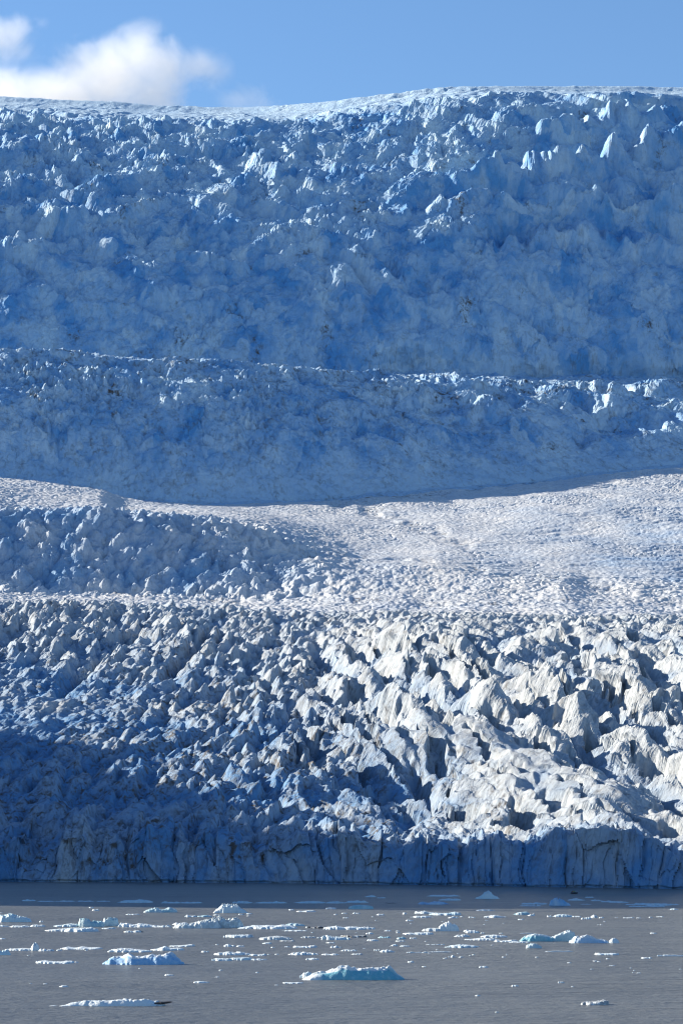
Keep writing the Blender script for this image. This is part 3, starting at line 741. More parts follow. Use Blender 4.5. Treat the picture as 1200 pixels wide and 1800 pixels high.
def floe(px, py, w, h, label, **k):
    k.setdefault('seed', int(px + py) % 17)
    return berg(px, py, w, h, label, **k)
# far left
floe(24, 1621, 62, 13, 'cyan white mound of ice cut by the left edge', prof=[.6, .9, 1, .8, .6, .3], blue=.4, **IB)
floe(35, 1630, 34, 6, 'low white floe just below the cyan mound')
floe(66, 1629, 26, 6, 'flat white slab right of the low floe below the mound')
floe(6, 1629, 20, 5, 'thin white floe touching the left edge below the mound')
floe(73, 1621, 7, 5, 'small upright ice chip beside the cyan mound')
floe(168, 1601, 13, 5, 'small white ice lump at the shadow line, upper left', depth=.5)
floe(161, 1596, 10, 4, 'tiny white ice lump behind the small lump at the shadow line', depth=.5)
floe(101, 1637, 42, 9, 'white wedge of ice at the left end of the jammed floes', prof=[.3, .6, .8, 1])
floe(140, 1638, 60, 12, 'broad rubbly white floe at the front of the jammed floes', prof=[.4, .9, .8, .9, 1, .7], blue=.2)
floe(115, 1629, 44, 8, 'low blue grey floe behind the white wedge', prof=[.3, .6, 1, .9], blue=.3)
floe(160, 1629, 48, 13, 'cyan block of ice behind the broad rubbly floe', prof=[.9, 1, .7, .6, .8], blue=.5, mat=m_turq, **IB)
floe(194, 1628, 30, 13, 'square topped cyan ice block at the right end of the jam', prof=[.8, 1, 1, .9], blue=.45, mat=m_turq, sheer=.4, **IB)
floe(191, 1633, 24, 5, 'thin pale slab below the square cyan block')
floe(243, 1630, 72, 11, 'long rubble strip of white ice right of the jam', prof=[.9, 1, .6, .9, .7, .4, .3], split=.15)
floe(282, 1630, 44, 6, 'low broken white strip left of the large grey white floe', split=.05)
floe(233, 1639, 34, 7, 'dark debris covered floe with a white lower edge', dirtfn=lambda u, v: 1.2 * (v > -.35))
floe(233, 1608, 24, 3, 'thin pale floe above the rubble strip')
floe(280, 1604, 58, 9, 'cyan tinted low iceberg with twin humps', prof=[.2, .6, .8, .5, .9, .5], blue=.5, mat=m_turq, **IB)
floe(36, 1671, 50, 6, 'low white floe carrying a dark stone, far left', prof=[.6, .8, 1, .8], dirtfn=lambda u, v: 1.2 * ((u > .1) & (u < .6) & (v > 0)))
floe(61, 1671, 15, 13, 'upright white ice spike on the far left', prof=[.3, .9, 1, .5], depth=.6, **IB)
floe(81, 1672, 26, 7, 'white floe just right of the upright spike')
floe(7, 1679, 24, 10, 'blue grey ice block cut by the left edge below the spike', blue=.5, **IB)
floe(142, 1669, 76, 7, 'thin white floe with three small peaks', prof=[.3, .8, .3, .9, .4, .5, .3])
floe(98, 1694, 70, 7, 'low white floe with raised left end, left of the saddle iceberg', prof=[.7, 1, .6, .5, .9, .5])
floe(226, 1674, 74, 10, 'rubbly white floe behind the saddle iceberg', prof=[.4, .9, 1, .7, .5, .3])
floe(294, 1671, 56, 12, 'white rubble with a small pinnacle behind the tip of the saddle iceberg', prof=[.3, .4, 1, .5, .6, .4])
# blue ice in the shadow of the mountain
SH = 'blue ice adrift in the shaded water'
floe(238, 1587, 60, 9, 'long bluish floe in the shaded water, third of the way in from the left', prof=[.3, .8, .7, 1, .8, .4], blue=.4)
floe(50, 1584, 24, 5, 'small bluish floe in the shaded water near the left edge', blue=.4)
for px, w in ((80, 30), (115, 34), (150, 30), (182, 26)): floe(px, 1585, w, 3, 'thin bluish brash ice in the shaded water left of the long bluish floe', group=SH, blue=.3, split=.05)
for px, w, h in ((300, 34, 6), (335, 40, 4), (425, 34, 8), (465, 34, 5), (485, 40, 7), (545, 54, 7), (590, 36, 6)):
    floe(px, 1588, w, h, 'bluish floe in the line along the shadow edge, centre left', group=SH, blue=.4, split=.2)
floe(626, 1587, 38, 7, 'bluish ragged floe in shade above the cyan lens', blue=.4)
floe(651, 1577, 20, 6, 'small bluish floe in shade near the middle', blue=.35)
floe(670, 1579, 16, 3, 'thin bluish floe in shade right of the small one', blue=.3)
floe(687, 1588, 22, 3, 'dark debris streaked floe at the shadow edge', dirt=1.2)
floe(780, 1576, 54, 5, 'long thin pale floe in shade left of the peaked berg', blue=.3)
floe(790, 1583, 40, 6, 'pale floe in shade just below the long thin one', blue=.3)
floe(760, 1590, 52, 8, 'deep blue low floe at the shadow edge, right of centre', blue=.7, mat=m_cobalt)
floe(856, 1580, 40, 12, 'peaked pale blue berg alone in the shaded water', prof=[.2, .4, .9, 1, .5, .2], blue=.35, **IB)
floe(984, 1592, 38, 13, 'blue wedge shaped berg in shade left of the boat', prof=[.5, .9, 1, .8, .4, .2], blue=.7, mat=m_cobalt, **IB)
floe(940, 1590, 48, 6, 'flat rubbly floe attached left of the blue wedge berg', blue=.25, split=.2)
floe(933, 1593, 40, 3, 'thin strip of ice in front of the flat rubbly floe', blue=.2, split=.05)
floe(1013, 1583, 30, 7, 'small peaked floe in shade below the boat', prof=[.3, .6, 1, .5, .2], blue=.3)
floe(1035, 1578, 16, 3, 'thin floe in shade right of the small peaked floe', blue=.3)
for px, py, w, h in ((1048, 1584, 20, 5), (1066, 1586, 22, 5), (1088, 1587, 34, 5), (1112, 1591, 26, 5), (1132, 1591, 40, 6), (1160, 1592, 44, 8), (1182, 1591, 26, 4), (1120, 1594, 30, 3), (1150, 1594, 36, 4), (1030, 1590, 18, 2)):
    floe(px, py, w, h, 'broken ice in the long drift at the far right below the boat', group='broken ice drift at the right', blue=.25, split=.2)
floe(1184, 1599, 16, 4, 'small bluish floe at the right edge below the long drift', blue=.4)
# middle rows, left of centre
floe(405, 1605, 62, 14, 'bright white domed iceberg with a flat foot just below the shadow line', prof=[.15, .5, .95, 1, .95, .8, .4, .15], blue=.2, **IB)
floe(335, 1612, 22, 7, 'left piece of the twin cyan floe below the domed iceberg', blue=.3)
floe(358, 1612, 28, 6, 'cyan tipped right piece of the twin floe below the domed iceberg', prof=[.3, .6, 1, .4], blue=.5, mat=m_turq)
floe(381, 1609, 14, 3, 'thin pale floe below the foot of the domed iceberg')
floe(424, 1608, 10, 4, 'tiny white floe right of the foot of the domed iceberg')
floe(438, 1607, 10, 4, 'tiny white floe farther right of the domed iceberg')
floe(345, 1632, 84, 13, 'ribbed grey white floe, left half of the large floe', prof=[.4, .6, .5, .8, 1, .9, .9], blue=.2, dirt=.25, **IB)
floe(397, 1631, 62, 17, 'slanting grey ribbed floe, right half of the large floe', prof=[.8, .9, 1, .8, .9, .85, .4], blue=.25, dirt=.35, **IB)
floe(318, 1626, 30, 8, 'small white hump left of the ribbed floe', blue=.1)
floe(470, 1633, 100, 11, 'long jagged white floe in the middle of the lake', prof=[.3, .5, .8, .7, .9, .7, 1, .7, .6], blue=.15, lump=.5)
floe(518, 1628, 34, 9, 'cyan rounded piece at the right end of the long jagged floe', prof=[.5, 1, .8, .4], blue=.45, mat=m_turq)
floe(518, 1637, 40, 4, 'thin broken strip below the cyan rounded piece', split=.1)
floe(541, 1631, 10, 5, 'small dark lump of dirty ice between two white floes', dirt=1.3)
floe(558, 1632, 22, 8, 'larger dark lump of dirty ice between two white floes', dirt=1.1)
floe(592, 1634, 48, 10, 'white hummocky floe right of the dark lumps', prof=[.5, .8, 1, .6, .5], blue=.15)
floe(628, 1634, 54, 8, 'long even white floe near the centre of the lake', prof=[.7, 1, .8, .7, .7])
floe(645, 1633, 14, 9, 'rounded grey ice lump at the end of the even white floe', dirt=.5)
floe(620, 1648, 46, 8, 'dark debris covered rubble floe near the centre of the lake', prof=[.7, 1, .7, .6, .8], dirt=.9, lump=.5)
floe(419, 1648, 48, 8, 'crisp oblong white floe with a flat top', prof=[.8, .85, .9, 1], blue=.2)
floe(483, 1652, 56, 10, 'hummocky white floe with grey hollows below the long jagged floe', prof=[.4, .7, .9, 1, .8, .4], dirt=.25)
floe(505, 1655, 28, 4, 'thin dirty floe under the hummocky floe', dirt=.6)
floe(541, 1649, 26, 6, 'small dirty white rubble floe right of the hummocky floe', dirt=.4, split=.2)
floe(590, 1652, 48, 13, 'tilted ice slab with a dark band along its top', prof=[.9, 1, .7, .6, .6, .5], blue=.3, dirtfn=lambda u, v: 1.2 * (v > .0) * (u > -.6))
floe(318, 1664, 44, 6, 'thin floe with an upturned right tip', prof=[.3, .3, .4, .7, 1])
floe(403, 1664, 22, 8, 'small floe with a pointed hump', prof=[.3, 1, .5, .4])
floe(422, 1664, 14, 5, 'small rounded floe right of the pointed one')
floe(405, 1679, 62, 9, 'ragged brash strip with several points above the oblong pair', prof=[.5, .7, .9, 1, .9, .5], split=.15)
floe(452, 1680, 32, 6, 'ragged brash patch right of the brash strip', split=.1)
floe(360, 1674, 14, 5, 'small white floe left of the brash strip')
floe(391, 1689, 34, 7, 'left slab of the oblong pair', prof=[.8, 1, .9, .9], blue=.3)
floe(421, 1688, 38, 8, 'right slab of the oblong pair', prof=[.7, .8, 1, 1], blue=.3)
floe(454, 1688, 30, 5, 'low broken floe right of the oblong pair', split=.2)
floe(534, 1666, 40, 7, 'lumpy white floe with bulging ends', prof=[.9, .5, .6, 1], split=.25)
floe(532, 1679, 50, 9, 'rubble floe above the turquoise iceberg, left', prof=[.4, .8, 1, .7, .4], split=.15)
floe(549, 1687, 24, 6, 'small split floe just above the lobe of the turquoise iceberg', split=.15)
floe(580, 1679, 32, 5, 'thin broken floe right of the rubble floe', split=.15)
floe(590, 1666, 20, 6, 'small broken floe above the thin broken floe', split=.15)
floe(581, 1658, 18, 4, 'small white floe beneath the tilted slab', split=.2)
floe(512, 1600, 10, 4, 'tiny tilted white chip just below the shadow line, centre')
floe(538, 1603, 34, 4, 'thin flat floe just below the shadow line, centre')
floe(581, 1598, 20, 5, 'small pale floe on the shadow line, centre', split=.25)
# middle rows, right of centre
floe(633, 1598, 42, 8, 'smooth lens shaped cyan ice block on the shadow line', prof=[.6, .95, 1, .95, .7], blue=.6, mat=m_turq, lump=.08, **IB)
floe(605, 1606, 10, 3, 'tiny flat floe below left of the cyan lens')
floe(627, 1606, 14, 4, 'small flat floe below the cyan lens')
floe(607, 1614, 12, 3, 'tiny flat floe lower left of the cyan lens')
floe(668, 1609, 16, 5, 'small pair of white lumps right of the cyan lens', split=.1)
floe(711, 1607, 8, 6, 'small round white lump left of the twin white floes')
floe(745, 1606, 34, 8, 'rough white floe, left of the twin floes under the shade', prof=[.8, .6, 1, .5, .4], split=.35)
floe(784, 1609, 52, 9, 'smooth pale floe with white right end, right of the twin floes', prof=[.8, .7, .6, .7, 1, .8], blue=.35)
floe(742, 1613, 36, 5, 'thin white floe below the twin floes', split=.3)
floe(796, 1614, 20, 5, 'small white rubble below the pale floe', split=.2)
floe(720, 1619, 14, 5, 'small white floe farther below the twin floes', split=.3)
floe(869, 1613, 38, 7, 'small mound of white rubble right of the twin floes', prof=[.3, .7, 1, .6, .4])
floe(851, 1601, 34, 4, 'flat pale floe beneath the peaked pale blue berg')
floe(827, 1613, 8, 4, 'tiny white chip left of the mound of rubble')
floe(681, 1637, 14, 4, 'small white floe right of the even white floe', split=.2)
floe(735, 1643, 54, 6, 'low white apron at the left of the double hump floe', prof=[.5, .8, .9, 1], split=.3)
floe(762, 1637, 36, 10, 'left hump of the double hump floe', prof=[.6, .9, 1, .8], dirt=.2)
floe(788, 1637, 38, 15, 'right and taller hump of the double hump floe', prof=[.4, .8, 1, .8, .4], blue=.15, **IB)
floe(650, 1642, 14, 6, 'small ragged white chip above the cyan pair', split=.25)
floe(676, 1649, 22, 7, 'left of the cyan pair of rounded ice blocks', blue=.6, mat=m_turq, lump=.1)
floe(704, 1651, 18, 9, 'right of the cyan pair of rounded ice blocks', blue=.6, mat=m_turq, lump=.1)
floe(704, 1655, 18, 3, 'thin white slab under the right cyan block')
floe(655, 1654, 20, 6, 'pale white floe left of the cyan pair')
floe(726, 1650, 12, 4, 'tiny pale floe right of the cyan pair')
floe(820, 1638, 12, 7, 'small white stack left of the round hummock', prof=[.5, 1, .6])
floe(830, 1640, 24, 8, 'round white hummock right of the double hump floe', prof=[.6, 1, .9, .6])
floe(812, 1647, 28, 7, 'broken white floe below the round hummock', split=.25)
floe(868, 1648, 46, 8, 'low white rubble floe left of the blue cluster', prof=[.4, .8, 1, .7, .5], split=.3)
floe(848, 1653, 56, 5, 'long thin white floe below the low rubble floe', split=.3)
floe(890, 1656, 44, 6, 'jagged white strip leading to the blue cluster', split=.2)
floe(914, 1657, 36, 4, 'thin white strip at the foot of the blue cluster', split=.3)
floe(813, 1666, 56, 8, 'low white floe with a dark shaded front below the hummock', prof=[.4, .8, 1, .9, .7, .3], blue=.3)
floe(693, 1663, 12, 6, 'small white lump left of three in a row')
floe(711, 1664, 20, 4, 'flat white floe beside the small lump', split=.3)
floe(680, 1674, 26, 8, 'lumpy white floe under the small lump', prof=[.4, .8, 1, .7, .3])
floe(662, 1671, 12, 5, 'small ragged floe left of the lumpy floe', split=.1)
floe(613, 1672, 28, 5, 'broken thin floe left of the ragged floe', split=.15)
floe(628, 1678, 20, 3, 'flat sliver of ice below the broken thin floe')
floe(732, 1675, 44, 4, 'left part of a long thin ice sliver', depth=.12, split=.3)
floe(773, 1674, 44, 3, 'right part of a long thin ice sliver', depth=.12)
floe(765, 1661, 36, 3, 'thin broken line of ice above the long sliver', depth=.15, split=.1)
floe(794, 1683, 12, 9, 'pair of upright white ice chips below the long sliver', prof=[.6, .3, 1, .8], split=.2)
floe(810, 1683, 10, 3, 'tiny flat chip beside the upright chips')
floe(918, 1608, 28, 9, 'cyan peaked floe just below the shadow edge, right', prof=[.3, .8, .9, 1, .5], blue=.5, mat=m_turq)
floe(933, 1610, 12, 7, 'white tilted chip right of the cyan peaked floe', prof=[.3, .7, 1])
floe(915, 1617, 12, 4, 'small pair of chips below the cyan peaked floe', split=.1)
floe(965, 1612, 8, 6, 'small upright chip left of the low white hump')
floe(989, 1612, 32, 8, 'low white hump just below the shadow edge, right', prof=[.4, .9, 1, .9, .5], blue=.3)
floe(1013, 1612, 16, 4, 'thin white floe right of the low white hump', split=.2)
floe(1030, 1616, 18, 7, 'rough white floe in the row under the long drift')
floe(1044, 1613, 12, 9, 'tallest small lump in the row under the long drift', prof=[.5, 1, .6])
floe(1057, 1614, 10, 4, 'small flat lump at the right of the row under the long drift')
floe(1104, 1614, 20, 3, 'thin flat floe toward the right edge under the long drift', split=.3)
floe(1122, 1614, 8, 3, 'tiny flat floe right of the thin flat one')
floe(1143, 1613, 7, 3, 'tiny white chip near the right edge under the long drift')
floe(1160, 1612, 14, 2.5, 'flat sliver near the right edge under the long drift')
floe(938, 1667, 28, 8, 'cyan domed small berg below the blue cluster', prof=[.6, .9, 1, .8, .4], blue=.45, mat=m_turq, **IB)
floe(981, 1673, 54, 4, 'long flat ruler straight floe below the blue cluster', depth=.12, lump=.1)
floe(1067, 1679, 40, 7, 'pale floe with a raised left end below the blue cluster', prof=[1, .6, .6, .7, .6], blue=.2)
floe(1136, 1685, 20, 4, 'thin floe at the right between two pale floes')
floe(1182, 1681, 50, 5, 'long pale floe cut by the right edge', prof=[.8, 1, .8, .7], depth=.15)
floe(1148, 1641, 12, 3, 'thin chip alone in open water at the right')
floe(926, 1641, 26, 3, 'thin floe just behind the blue cluster', depth=.15)
# tiny chips
random.seed(8)
chips = [(54, 1729), (80, 1730), (112, 1735, 16), (298, 1715, 16), (247, 1703), (353, 1728, 28), (388, 1706), (382, 1718), (452, 1710), (486, 1732), (515, 1729, 34), (745, 1700, 8), (722, 1692, 12), (782, 1685, 8), (850, 1701, 17),
         (840, 1751, 11), (873, 1780, 7), (905, 1734, 14), (986, 1728, 13), (1006, 1735, 6), (943, 1683, 6), (1045, 1690, 8), (1052, 1691), (1076, 1698, 11), (1068, 1686, 8), (1108, 1702, 5), (1114, 1706, 4), (1122, 1711, 8), (1112, 1710, 4),
         (885, 1683, 7), (1000, 1693, 8), (1040, 1704, 6), (1056, 1626, 6), (1050, 1626, 3), (1062, 1620, 4), (918, 1641, 4), (660, 1618, 4), (855, 1618, 6), (748, 1655, 5), (768, 1670, 5), (590, 1608, 6), (5, 1651, 12), (3, 1605, 6), (104, 1671, 10), (152, 1671, 5), (50, 1680, 5),
         (505, 1665, 10), (470, 1659, 18), (480, 1666, 8), (487, 1678, 8), (472, 1678, 5), (560, 1649, 8), (567, 1649, 10), (640, 1668, 5), (700, 1640, 8), (880, 1641, 7), (848, 1641, 8), (1195, 1704, 5), (826, 1680, 4), (832, 1679, 6), (890, 1679, 4), (1083, 1613, 6), (655, 1612, 5)]
for c in chips:
    px, py = c[0], c[1]; w = c[2] if len(c) > 2 else random.choice((5, 6, 7, 8))
    near = 'nearer open water' if py > 1695 else 'middle of the drifting floes'
    floe(px, py, w, max(2.0, min(5, w * random.uniform(.25, .5))), 'tiny white ice chip adrift in the ' + near, group='tiny ice chips in the ' + near, name='ice_chip', cat='ice chip')
for k in range(18):
    py = random.choice((1611, 1619, 1625, 1640, 1646, 1658, 1664, 1676)) + random.uniform(-3, 3); px = random.uniform(380, 900)
    floe(px, py, random.uniform(3, 7), random.uniform(1.5, 3), 'tiny white ice chip adrift in the middle of the drifting floes', group='tiny ice chips in the middle of the drifting floes', name='ice_chip', cat='ice chip')
LAND = {'turquoise iceberg': (622, 1715), 'saddle iceberg': (250, 1688), 'blue cluster': (985, 1652), 'long snowy floe': (196, 1764), 'grey streaked floe': (1047, 1764),
        'domed white iceberg': (405, 1600), 'double hump floe': (775, 1634), 'ribbed floe': (370, 1626), 'long jagged floe': (470, 1628), 'cyan lens': (633, 1595), 'cyan pair': (690, 1647),
        'oblong pair': (405, 1686), 'hummocky floe': (483, 1648), 'debris covered floe': (620, 1645), 'ruler straight floe': (981, 1671), 'long ice sliver': (752, 1673), 'cyan peaked floe': (918, 1605), 'blue wedge berg': (984, 1588),
        'boat': (1009, 1568), 'long bluish floe': (238, 1584), 'upright spike': (61, 1665), 'peaked berg': (856, 1576), 'tilted slab': (590, 1646)}
SMALL = {}
for o in [o for o in scene.objects if o.get('group')]:
    px_ = 600 + F_PX * o.location.x / o.location.y * 1.0; py_ = float(row_of(o.location.y, 0.0))
    nm_ = min(LAND, key=lambda k_: math.hypot(px_ - LAND[k_][0], 2 * (py_ - LAND[k_][1])))
    side = ('behind' if py_ < LAND[nm_][1] else 'in front of') + ('|left' if px_ < LAND[nm_][0] else '|right')
    SMALL.setdefault((nm_, side, o.name.split('.')[0]), []).append((math.hypot(px_ - LAND[nm_][0], 2 * (py_ - LAND[nm_][1])), o))
ORD = ['nearest', 'second nearest', 'third nearest', 'fourth nearest', 'fifth nearest', 'sixth nearest', 'seventh nearest', 'eighth nearest', 'ninth nearest', 'tenth nearest', 'eleventh nearest', 'twelfth nearest', 'thirteenth nearest', 'fourteenth nearest', 'fifteenth nearest', 'sixteenth nearest']
for (nm_, side, kind_), L_ in SMALL.items():
    rel, lr_ = side.split('|')
    L_.sort(key=lambda q_: q_[0])
    for k_, (_, o) in enumerate(L_):
        what = 'tiny white ice chip' if kind_ == 'ice_chip' else ('bluish low floe' if 'shaded' in o['group'] else 'broken pale floe')
        o['label'] = f'{what} {rel} and {lr_} of the {nm_}, {ORD[min(k_, 15)]}'
# the lobe of ice on the left of the turquoise berg belongs to it
big_berg = bpy.data.objects['iceberg']
for k in ('label', 'category'):
    if k in t: del t[k]
t.parent = big_berg
t.location = Vector(t.location) - Vector(big_berg.location)
# dark debris tip of the long floe, a leaning wedge
def wedge(name, L, Wd, Hh, mat, parent, loc, rz=0, seed=1):
    n = 14; bm = bmesh.new(); rings = []
    rs = random.Random(seed)
    for i in range(n):
        f = i / (n - 1); ring = []
        r_ = (1 - 0.72 * f) * (1 + rs.uniform(-.12, .12))
        for k in range(8):
            a = k / 8 * 2 * math.pi
            ring.append(bm.verts.new((L * f, math.cos(a) * Wd / 2 * r_ * (1 + rs.uniform(-.15, .15)), math.sin(a) * Hh / 2 * r_ * (1 + rs.uniform(-.15, .15)) + Hh * .5 * f)))
        rings.append(ring)
    for a, b_ in zip(rings[:-1], rings[1:]):
        for k in range(8): bm.faces.new((a[k], a[(k + 1) % 8], b_[(k + 1) % 8], b_[k]))
    bm.faces.new(rings[0][::-1]); bm.faces.new(rings[-1])
    me = bpy.data.meshes.new(name); bm.to_mesh(me); bm.free(); me.materials.append(mat)
    o = bpy.data.objects.new(name, me); col.objects.link(o); o.parent = parent; o.location = loc; o.rotation_euler.z = rz
    return o
mpp = fl.location.y / F_PX
m_debris, nt, b = new_mat('wet_debris'); b.inputs['Base Color'].default_value = (.05, .042, .036, 1); b.inputs['Roughness'].default_value = .5
w_ = wedge('debris_tip', 30 * mpp, 12 * mpp, 7 * mpp, m_debris, fl, (74 * mpp, 13 * mpp, 3.2 * mpp)); w_['label'] = 'dark debris tip jutting from the snowy floe'
# ------------------------------------------------------------------ inflatable boat with its crew, close under the ice cliff
def plain(name, c, rough=.5):
    m, nt, b = new_mat(name)
    n = noise(nt, position(nt), 6.0, 3)
    nt.links.new(mixc(nt, ramp(nt, n, .3, .7, 0, .35), c, tuple(v * .7 for v in c)), b.inputs['Base Color']); b.inputs['Roughness'].default_value = rough
    return m
m_tube = plain('black_rubber', (.02, .02, .022)); m_floor = plain('grey_deck', (.12, .12, .12)); m_motor = plain('dark_motor', (.03, .03, .03), .3)
m_suit = plain('dark_suit', (.03, .04, .06)); m_vest_g = plain('green_vest', (.35, .75, .10)); m_vest_r = plain('red_vest', (.75, .10, .04)); m_skin = plain('skin', (.5, .32, .24)); m_hat = plain('dark_hat', (.03, .03, .035))
def mesh_obj(name, bm, mat, parent=None, smooth=True):
    me = bpy.data.meshes.new(name); bmesh.ops.recalc_face_normals(bm, faces=bm.faces); bm.to_mesh(me); bm.free()
    me.materials.append(mat)
    if smooth: me.polygons.foreach_set('use_smooth', np.ones(len(me.polygons), bool))
    o = bpy.data.objects.new(name, me); col.objects.link(o)
    if parent: o.parent = parent
    return o
def tube(path, rad, nseg=10):
    bm = bmesh.new(); rings = []
    for i, p_ in enumerate(path):
        p_ = Vector(p_); d = (Vector(path[min(i + 1, len(path) - 1)]) - Vector(path[max(i - 1, 0)])).normalized()
        s_ = d.cross(Vector((0, 0, 1))).normalized(); u_ = s_.cross(d)
        r_ = rad[i] if isinstance(rad, list) else rad
        rings.append([bm.verts.new(p_ + s_ * math.cos(2 * math.pi * k / nseg) * r_ + u_ * math.sin(2 * math.pi * k / nseg) * r_) for k in range(nseg)])
    for a, b_ in zip(rings[:-1], rings[1:]):
        for k in range(nseg): bm.faces.new((a[k], a[(k + 1) % nseg], b_[(k + 1) % nseg], b_[k]))
    bm.faces.new(rings[0]); bm.faces.new(rings[-1])
    return bm
def box(bm, c, s):
    r_ = bmesh.ops.create_cube(bm, size=1.0); bmesh.ops.scale(bm, vec=s, verts=r_['verts']); bmesh.ops.translate(bm, vec=c, verts=r_['verts'])
bx_, by_ = on_water(1009, 1571.5)
boat = bpy.data.objects.new('inflatable_boat', None); col.objects.link(boat)
boat.location = (bx_, by_ + 1.0, 0); boat.rotation_euler.z = math.radians(-62)
tag(boat, 'small dark inflatable boat with its crew close under the ice cliff', 'boat')
path = [(-2.3, -.75, .32), (-1.2, -.78, .32), (0, -.78, .33), (1.1, -.70, .38), (1.8, -.48, .48), (2.2, -.2, .56), (2.3, 0, .58), (2.2, .2, .56), (1.8, .48, .48), (1.1, .70, .38), (0, .78, .33), (-1.2, .78, .32), (-2.3, .75, .32)]
mesh_obj('hull_tube', tube(path, [.14] + [.24] * 11 + [.14]), m_tube, boat)
bm = bmesh.new(); box(bm, (-.3, 0, .16), (3.6, 1.2, .06)); mesh_obj('deck', bm, m_floor, boat, False)
bm = bmesh.new(); box(bm, (-1.95, 0, .38), (.07, 1.2, .5)); mesh_obj('transom', bm, m_floor, boat, False)
bm = bmesh.new(); box(bm, (-2.25, 0, .78), (.42, .34, .46)); bmesh.ops.bevel(bm, geom=list(bm.edges), offset=.09, segments=2, affect='EDGES')
mo = mesh_obj('outboard_motor', bm, m_motor, boat); bm = bmesh.new(); box(bm, (-2.2, 0, .22), (.16, .12, .75)); mesh_obj('motor_leg', bm, m_motor, mo, False)
for xx in (-1.0, .2): bm = bmesh.new(); box(bm, (xx, 0, .42), (.28, 1.15, .06)); mesh_obj('thwart', bm, m_floor, boat, False)
def person(x, y, rz, vest, label):
    V = [(0, 0, 0), (0, 0, .28), (0, 0, .46), (.02, 0, .58), (.03, 0, .72), (.03, 0, .80),
         (.36, .12, .06), (.42, .13, -.30), (.52, .14, -.32), (.36, -.12, .06), (.42, -.13, -.30), (.52, -.14, -.32),
         (0, .19, .47), (.08, .27, .22), (.28, .20, .14), (0, -.19, .47), (.08, -.27, .22), (.28, -.20, .14)]
    E = [(0, 1), (1, 2), (2, 3), (3, 4), (4, 5), (0, 6), (6, 7), (7, 8), (0, 9), (9, 10), (10, 11), (2, 12), (12, 13), (13, 14), (2, 15), (15, 16), (16, 17)]
    Rr = [.16, .16, .15, .065, .105, .09, .085, .06, .05, .085, .06, .05, .075, .055, .042, .075, .055, .042]
    me = bpy.data.meshes.new('person'); me.from_pydata(V, E, [])
    o = bpy.data.objects.new('person', me); col.objects.link(o)
    o.modifiers.new('skin', 'SKIN'); s_ = o.modifiers.new('sub', 'SUBSURF'); s_.levels = s_.render_levels = 1
    for i, sv in enumerate(me.skin_vertices[0].data): sv.radius = (Rr[i], Rr[i]); sv.use_root = (i == 0)
    dg = bpy.context.evaluated_depsgraph_get(); m2 = bpy.data.meshes.new_from_object(o.evaluated_get(dg))
    o.modifiers.clear(); o.data = m2; m2.materials.clear(); m2.materials.append(m_suit); m2.materials.append(m_skin)
    for p_ in m2.polygons:
        p_.use_smooth = True
        if p_.center.z > .58: p_.material_index = 1
    M = boat.matrix_basis
    o.location = M @ Vector((x, y, .68)); o.rotation_euler.z = boat.rotation_euler.z + rz
    bm = bmesh.new(); bmesh.ops.create_uvsphere(bm, u_segments=12, v_segments=8, radius=1); bmesh.ops.scale(bm, vec=(.19, .215, .23), verts=bm.verts); bmesh.ops.translate(bm, vec=(.01, 0, .33), verts=bm.verts)
    mesh_obj('life_vest', bm, vest, o)
    bm = bmesh.new(); bmesh.ops.create_uvsphere(bm, u_segments=12, v_segments=8, radius=1); bmesh.ops.delete(bm, geom=[v for v in bm.verts if v.co.z < -.05], context='VERTS'); bmesh.ops.scale(bm, vec=(.125, .12, .12), verts=bm.verts); bmesh.ops.translate(bm, vec=(.02, 0, .77), verts=bm.verts)
    mesh_obj('hat', bm, m_hat, o)
    tag(o, label, 'person', 'people in the boat')
bpy.context.view_layer.update()
person(-1.0, .3, 0, m_vest_g, 'person in a green vest seated at the back of the boat')
person(-1.0, -.32, 0, m_vest_r, 'person in a red vest seated at the back of the boat')
person(.2, .1, .2, m_vest_g, 'person in a green vest seated in the bow half of the boat')

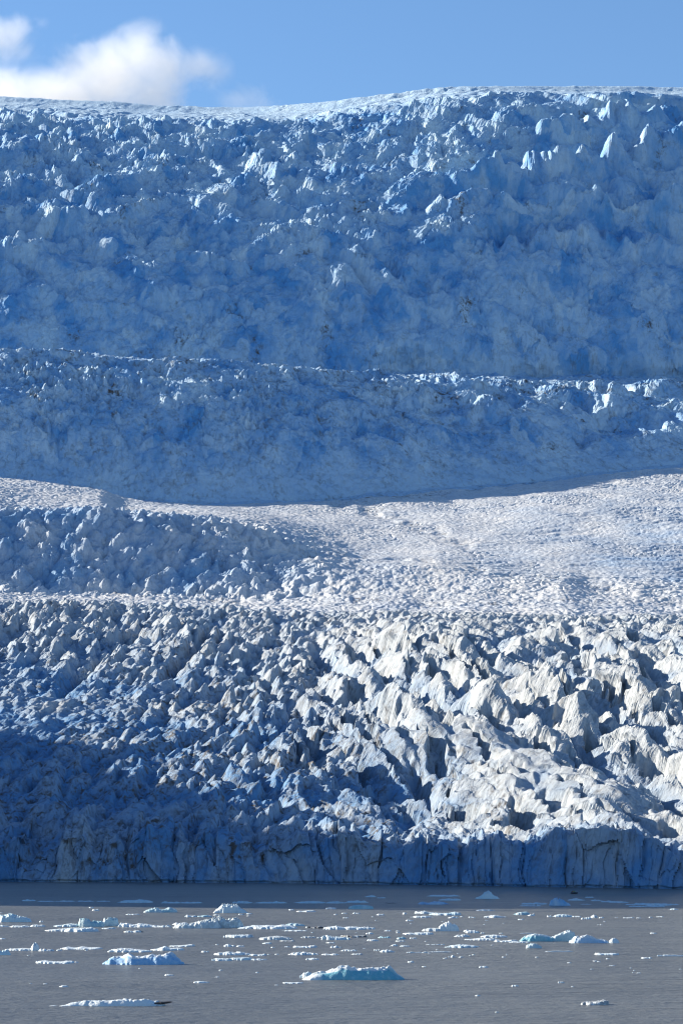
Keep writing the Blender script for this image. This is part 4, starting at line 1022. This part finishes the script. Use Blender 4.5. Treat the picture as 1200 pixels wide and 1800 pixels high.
# ------------------------------------------------------------------ clouds behind the ice cap
def cloud(name, label, blobs, dens, seed, Yc=9000.0):
    k = Yc / F_PX
    pts = [(float(xslope(px, py)) * Yc, float(CAM_H + Yc * slope_of(py)), rx * k, rz_ * k, amp, off * k) for px, py, rx, rz_, amp, off in blobs]
    cx = sum(p_[0] for p_ in pts) / len(pts); cz = sum(p_[1] for p_ in pts) / len(pts)
    bm = bmesh.new()
    for x_, z_, rx, rz_, amp, off in pts:
        r_ = bmesh.ops.create_icosphere(bm, subdivisions=3, radius=1.0)['verts']
        bmesh.ops.scale(bm, vec=(rx * 1.12, min(rx, rz_ * 1.5) * 1.12, rz_ * 1.12), verts=r_); bmesh.ops.translate(bm, vec=(x_ - cx, off, z_ - cz), verts=r_)
    me = bpy.data.meshes.new(name); bm.to_mesh(me); bm.free()
    o = bpy.data.objects.new(name, me); col.objects.link(o); o.location = (cx, Yc, cz)
    rm = o.modifiers.new('remesh', 'REMESH'); rm.mode = 'VOXEL'; rm.voxel_size = 14.0
    dg = bpy.context.evaluated_depsgraph_get(); m2 = bpy.data.meshes.new_from_object(o.evaluated_get(dg)); o.modifiers.clear(); o.data = m2
    m = bpy.data.materials.new(name + '_vapour'); m.use_nodes = True; nt = m.node_tree; nt.nodes.clear()
    out = nt.nodes.new('ShaderNodeOutputMaterial'); pv = nt.nodes.new('ShaderNodeVolumePrincipled'); nt.links.new(pv.outputs[0], out.inputs['Volume'])
    tc = nd(nt, 'ShaderNodeTexCoord'); P0 = tc.outputs['Object']
    nz = noise(nt, P0, 0.0075, 7, 0.66, 0.6)
    nz2 = noise(nt, P0, 0.0035, 3, 0.5)
    tot = None
    for x_, z_, rx, rz_, amp, off in pts:
        mp = nd(nt, 'ShaderNodeMapping', vector_type='TEXTURE')
        mp.inputs['Location'].default_value = (x_ - cx, off, z_ - cz); mp.inputs['Scale'].default_value = (rx, min(rx, rz_ * 1.5), rz_)
        nt.links.new(P0, mp.inputs[0])
        ln = nd(nt, 'ShaderNodeVectorMath', operation='LENGTH'); nt.links.new(mp.outputs[0], ln.inputs[0])
        f = math_(nt, 'MULTIPLY', ramp(nt, ln.outputs['Value'], 1.0, 0.1, 0.0, 1.0), amp)
        tot = f if tot is None else math_(nt, 'MAXIMUM', tot, f)
    d = math_(nt, 'ADD', tot, math_(nt, 'MULTIPLY', math_(nt, 'SUBTRACT', nz, 0.5), 2.2))
    d = math_(nt, 'ADD', d, math_(nt, 'MULTIPLY', math_(nt, 'SUBTRACT', nz2, 0.5), 0.8))
    d = math_(nt, 'MULTIPLY', ramp(nt, d, 0.08, 1.0), math_(nt, 'MINIMUM', math_(nt, 'MULTIPLY', tot, 4.0), 1.0))
    nt.links.new(math_(nt, 'MULTIPLY', d, dens), pv.inputs['Density'])
    pv.inputs['Color'].default_value = (1, 1, 1, 1); pv.inputs['Anisotropy'].default_value = 0.2
    o.data.materials.clear(); o.data.materials.append(m)
    tag(o, label, 'cloud')
    return o
cloud('cloud', 'large soft white cloud rising from behind the skyline at the left',
      [(20, 180, 170, 75, 1, 0), (110, 175, 150, 85, 1, 20), (190, 140, 125, 95, 1, 0), (252, 100, 85, 85, .9, 10), (262, 165, 95, 85, .9, -15), (130, 125, 95, 55, .7, -20), (345, 125, 75, 55, .42, 0)], 0.0075, 1)
cloud('cloud', 'small wispy cloud in the upper left corner', [(-10, 62, 95, 48, .9, 0), (38, 45, 65, 32, .6, 10), (25, 88, 60, 34, .5, 0)], 0.007, 2)
cloud('cloud', 'faint shred of cloud low over the skyline left of the middle', [(430, 172, 65, 36, .55, 0), (465, 182, 50, 26, .45, 0)], 0.005, 3)
